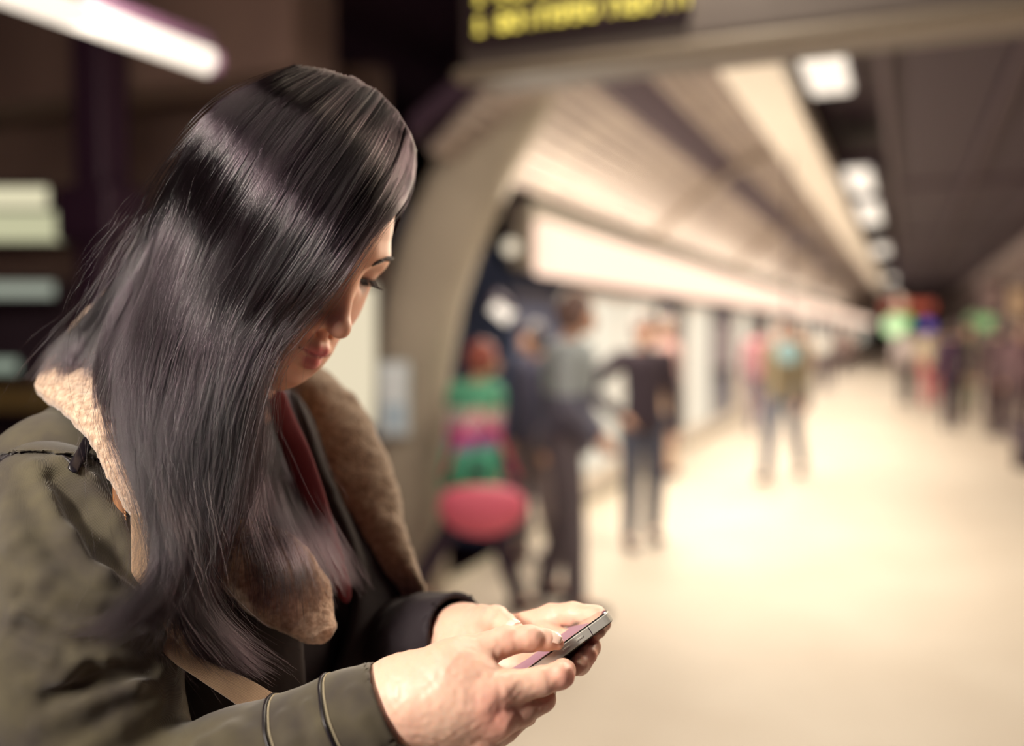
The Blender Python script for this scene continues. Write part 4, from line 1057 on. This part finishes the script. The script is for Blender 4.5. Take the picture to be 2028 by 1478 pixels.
def sheet(G, n, layer=.010, clumps=40, cl=.55, wav=.0012, rad=.00016, tipspread=1.0, flow=None, stray=.03, cut=(.80, 1.0), push=0.0, urange=(0, 1)):
    G = np.array(G); m_ = len(G) - 1
    per = 5; nb = n // per + 1; lock = np.arange(n) // per                 # strands come in thin locks
    u = np.clip(RNG.uniform(urange[0], urange[1], nb)[lock] + RNG.normal(0, .0011 * 6 / m_, n), 0, .9999)
    cu = (np.floor(u * clumps) + RNG.uniform(.2, .8, clumps + 1)[np.floor(u * clumps).astype(int)]) / clumps
    dep = np.clip(RNG.uniform(0, 1, nb)[lock] ** .8 + RNG.normal(0, .05, n), 0, 1); cdep = RNG.uniform(0, 1, clumps + 1)[np.floor(u * clumps).astype(int)]
    t = np.linspace(0, 1, NP)
    w = np.clip((t[None] - .12) / .75, 0, 1) ** 1.3 * cl * RNG.uniform(.35, 1.35, n)[:, None]; w = np.clip(w, 0, .97)
    uu = u[:, None] * (1 - w) + cu[:, None] * w
    dd = dep[:, None] * (1 - w) + cdep[:, None] * w
    x = np.clip(uu * m_, 0, m_ - 1e-6); i = x.astype(int); f = (x - i)[..., None]; j = np.arange(NP)[None]
    f2 = f * f * (3 - 2 * f) * .5 + f * .5
    P = G[i, j] * (1 - f2) + G[i + 1, j] * f2
    P[..., 2] += push + dd * layer - layer * .35
    # lazy waves, per clump and per strand
    ph = RNG.uniform(0, 6.28, (clumps + 1, 4))[np.floor(u * clumps).astype(int)]; ps = RNG.uniform(0, 6.28, (n, 4))
    fr = RNG.uniform(3, 6, n)[:, None]
    grow = np.clip(t * 1.6, 0, 1)[None] ** 1.5
    P[..., 0] += grow * (wav * 2.4 * np.sin(t[None] * 5 + ph[:, :1]) + wav * np.sin(t[None] * fr * 2 + ps[:, :1]) * .8 + wav * .5 * np.sin(t[None] * fr * 6 + ps[:, 2:3]))
    P[..., 2] += grow * (wav * 2.0 * np.sin(t[None] * 6 + ph[:, 1:2]) + wav * np.sin(t[None] * fr * 2 + ps[:, 1:2]) * .8)
    P[..., 1] += grow * wav * .8 * np.sin(t[None] * fr + ps[:, 3:4])
    pl = RNG.uniform(0, 6.28, (nb, 3))[lock]; al = np.clip(RNG.exponential(.9, nb), 0, 3.5)[lock][:, None]      # every lock drifts on its own
    gl = np.clip((t[None] - .3) / .5, 0, 1) ** 1.2 * al * wav * 1.6
    P[..., 0] += gl * np.sin(t[None] * 7 + pl[:, :1]); P[..., 2] += gl * .8 * np.sin(t[None] * 6 + pl[:, 1:2])
    P += (t[None] ** 2.2)[..., None] * (RNG.normal(0, .0034 * tipspread, (nb, 1, 3))[lock] + RNG.normal(0, .0014 * tipspread, (n, 1, 3))) * [1, .8, .8]
    k = RNG.rand(n) < stray
    P[k] += (t[None] ** 1.2)[..., None] * RNG.normal(0, .012, (k.sum(), 1, 3)) + (np.sin(t * 3.14)[None])[..., None] * RNG.normal(0, .004, (k.sum(), 1, 3))
    # shorten: resample each strand to its own length
    L = cut[1] - (cut[1] - cut[0]) * np.abs(RNG.normal(0, .5, n)).clip(0, 1.3); s = np.clip(L[:, None] * t[None] * (NP - 1), 0, NP - 1.001); a = s.astype(int); g = (s - a)[..., None]
    r_ = np.arange(n)[:, None]; P = P[r_, a] * (1 - g) + P[r_, a + 1] * g
    ALL.append(P); TONE.append(np.repeat((RNG.beta(1.3, 2.2, nb)[lock] * (1 - .35 * dep) + RNG.uniform(-.05, .1, n)).clip(0, 1), NP)); RAD.append(np.outer(RNG.uniform(.7, 1.3, n) * rad, 1 - .75 * np.clip((t - .6) / .4, 0, 1)))  # deeper strands toned darker, shade between locks put into the colour
def shell(G, name, m=60, off=.007, th=.004):
    """dark inner sheet of hair below the strands"""
    G = np.array(G); x = np.linspace(0, len(G) - 1.0001, m); i = x.astype(int); f = (x - i)[:, None, None]
    P = G[i] * (1 - f) + G[i + 1] * f; P = P[:, :int(NP * .74)]
    rag = RNG.uniform(.8, 1.0, m)
    A_ = P + [0, 0, off]; n = A_.shape[1]
    A_[..., 2] += .0015 * np.sin(np.arange(m) * 2.1)[:, None]
    B_ = A_ + [0, 0, th]
    V = np.concatenate([A_.reshape(-1, 3), B_.reshape(-1, 3)]); o = m * n; F = []
    for a in range(m - 1):
        for b in range(n - 1):
            k = a * n + b; F.append((k, k + 1, k + n + 1, k + n)); F.append((o + k, o + k + n, o + k + n + 1, o + k + 1))
    for a in range(m - 1):
        for b in (0, n - 1): k = a * n + b; F.append((k, k + n, o + k + n, o + k))
    for b in range(n - 1):
        for a in (0, m - 1): k = a * n + b; F.append((k, k + 1, o + k + 1, o + k))
    mb = MB(); mb.add(V, F); return mb.build(name, m_cap, hair, True, world=True)

G0 = guide([(822, 292), (818, 350), (792, 405), (732, 470), (676, 545), (600, 625), (534, 690, .690), (512, 740, .690), (512, 820, .69), (505, 920, .69), (470, 1010, .68), (440, 1100, .67), (430, 1200, .665)])
G1 = guide([(812, 262), (790, 340), (728, 440), (655, 540), (575, 645), (518, 715, .676), (495, 790, .675), (480, 880, .672), (455, 980, .665), (420, 1080, .655), (390, 1180, .65), (400, 1270, .65)])
G2 = guide([(790, 225), (745, 310), (670, 430), (590, 560), (525, 660, .672), (475, 760, .665), (445, 860, .66), (430, 970, .655), (400, 1080, .645), (370, 1180, .64), (400, 1270, .645), (470, 1330, .65)])
G3 = guide([(752, 185), (690, 270), (600, 400), (530, 530), (470, 650, .668), (430, 760, .660), (405, 870, .655), (390, 980, .65), (375, 1090, .64), (400, 1200, .64), (470, 1280, .65), (560, 1335, .66)])
G4 = guide([(705, 160), (620, 245), (530, 380), (465, 510), (415, 640, .668), (380, 760, .655), (350, 880, .645), (335, 990, .638), (335, 1090, .630), (350, 1180, .625), (390, 1250, .63), (440, 1330, .635)])
G5 = guide([(655, 145), (560, 215), (465, 340), (405, 480), (360, 620, .672), (325, 750, .655), (300, 870, .640), (318, 980, .630), (342, 1080, .622), (315, 1150, .610), (270, 1200, .592), (190, 1240, .578), (105, 1245, .574)])
G6 = guide([(610, 140), (510, 195), (420, 300), (360, 430), (315, 570, .685), (275, 700, .665), (256, 820, .648), (284, 930, .634), (328, 1030, .626), (348, 1100, .622), (335, 1180, .620), (335, 1290, .625)])
NEAR = [G0, G1, G2, G3, G4, G5, G6]
sheet(NEAR, 12500, .016, 90, .55, .0014, cut=(.62, 1.0), tipspread=1.4)
sheet(NEAR, 1800, .006, 200, .35, .0018, rad=.00010, tipspread=1.6, stray=.10, cut=(.55, 1.0), push=-.003)
shell(NEAR, 'lock')
# hair over the back of the head, falling behind the shoulder
H0 = G6
H1 = guide([(600, 139), (480, 198), (390, 305), (330, 430), (275, 560, .715), (225, 660, .705), (205, 750, .69), (225, 860, .655), (288, 980, .636), (328, 1080, .630)])
H2 = guide([(592, 139), (462, 206), (372, 318), (312, 440), (245, 570, .73), (180, 660, .735), (140, 720, .73), (125, 780, .72)])
H3 = guide([(588, 140), (450, 215), (360, 335), (300, 460), (228, 575, .75), (160, 650, .76), (105, 710, .76), (66, 765, .755)])
sheet([H0, H1, H2, H3], 5000, .016, 40, .5, .0012, tipspread=1.2)
shell([H0, H1, H2, H3], 'lock', off=.010)
# far side of the parting and the hair falling beyond the neck
def hg(pts, tail): return catm([h2c(p)[0] for p in pts] + [q(*t_) for t_ in tail], NP)
F0 = hg([(.0, .066, .106), (.035, .050, .102), (.068, .018, .062), (.078, -.005, .0)], [(590, 560, .86), (560, 700, .86), (570, 830, .83), (600, 950, .79), (650, 1060, .765), (712, 1165, .755)])
F1 = hg([(.0, .040, .122), (.045, .040, .105), (.078, .015, .055), (.086, -.015, .0)], [(540, 600, .87), (525, 740, .85), (540, 860, .80), (565, 980, .76), (610, 1080, .735), (655, 1180, .72)])
F2 = hg([(.0, -.010, .128), (.045, -.015, .112), (.080, -.030, .055), (.080, -.05, .0)], [(480, 620, .88), (480, 760, .84), (510, 890, .77), (540, 1000, .73), (585, 1100, .70), (610, 1210, .69)])
F3 = hg([(.0, -.060, .108), (.040, -.070, .090), (.062, -.080, .040), (.06, -.085, -.02)], [(430, 620, .86), (450, 760, .80), (490, 900, .735), (520, 1030, .70), (560, 1130, .68), (560, 1230, .67)])
F4 = hg([(.0, -.090, .080), (.020, -.098, .050), (.03, -.1, .01), (.03, -.095, -.04)], [(400, 620, .83), (430, 760, .76), (465, 900, .71), (480, 1030, .69), (500, 1130, .675), (510, 1230, .67)])
FAR = [F0, F1, F2, F3, F4]
sheet(FAR, 4500, .012, 45, .6, .0016, tipspread=1.6, cut=(.6, 1.0))
shell(FAR[1:], 'lock', off=.006)
# fine flyaways around the crown and back
sheet([G0, G3, G6, H2, H3], 500, .02, 30, .1, .004, rad=.00004, stray=.9, cut=(.15, .7), push=-.004)
sheet([G0, G1, G2, G3, G4, G5, G6], 1100, .008, 60, .1, .0035, rad=.00009, stray=.7, cut=(.55, 1), push=-.009, tipspread=2.5)
sheet([G2, G4, G6, H2], 500, .008, 40, .1, .005, rad=.00007, stray=1.0, cut=(.4, 1), push=-.012, tipspread=3.5)
P = np.concatenate(ALL); R_ = np.concatenate(RAD)
hcv = bpy.data.hair_curves.new('strands')
hcv.add_curves([NP] * len(P))
hcv.attributes['position'].data.foreach_set('vector', c2w(P.reshape(-1, 3)).astype(np.float32).ravel())
ra = hcv.attributes.get('radius') or hcv.attributes.new('radius', 'FLOAT', 'POINT')
ra.data.foreach_set('value', R_.astype(np.float32).ravel())
ta = hcv.attributes.new('tone', 'FLOAT', 'POINT'); ta.data.foreach_set('value', np.concatenate(TONE).astype(np.float32))
hcv.materials.append(m_hair)
ho = bpy.data.objects.new('strands', hcv); COL.objects.link(ho); adopt(ho, hair)
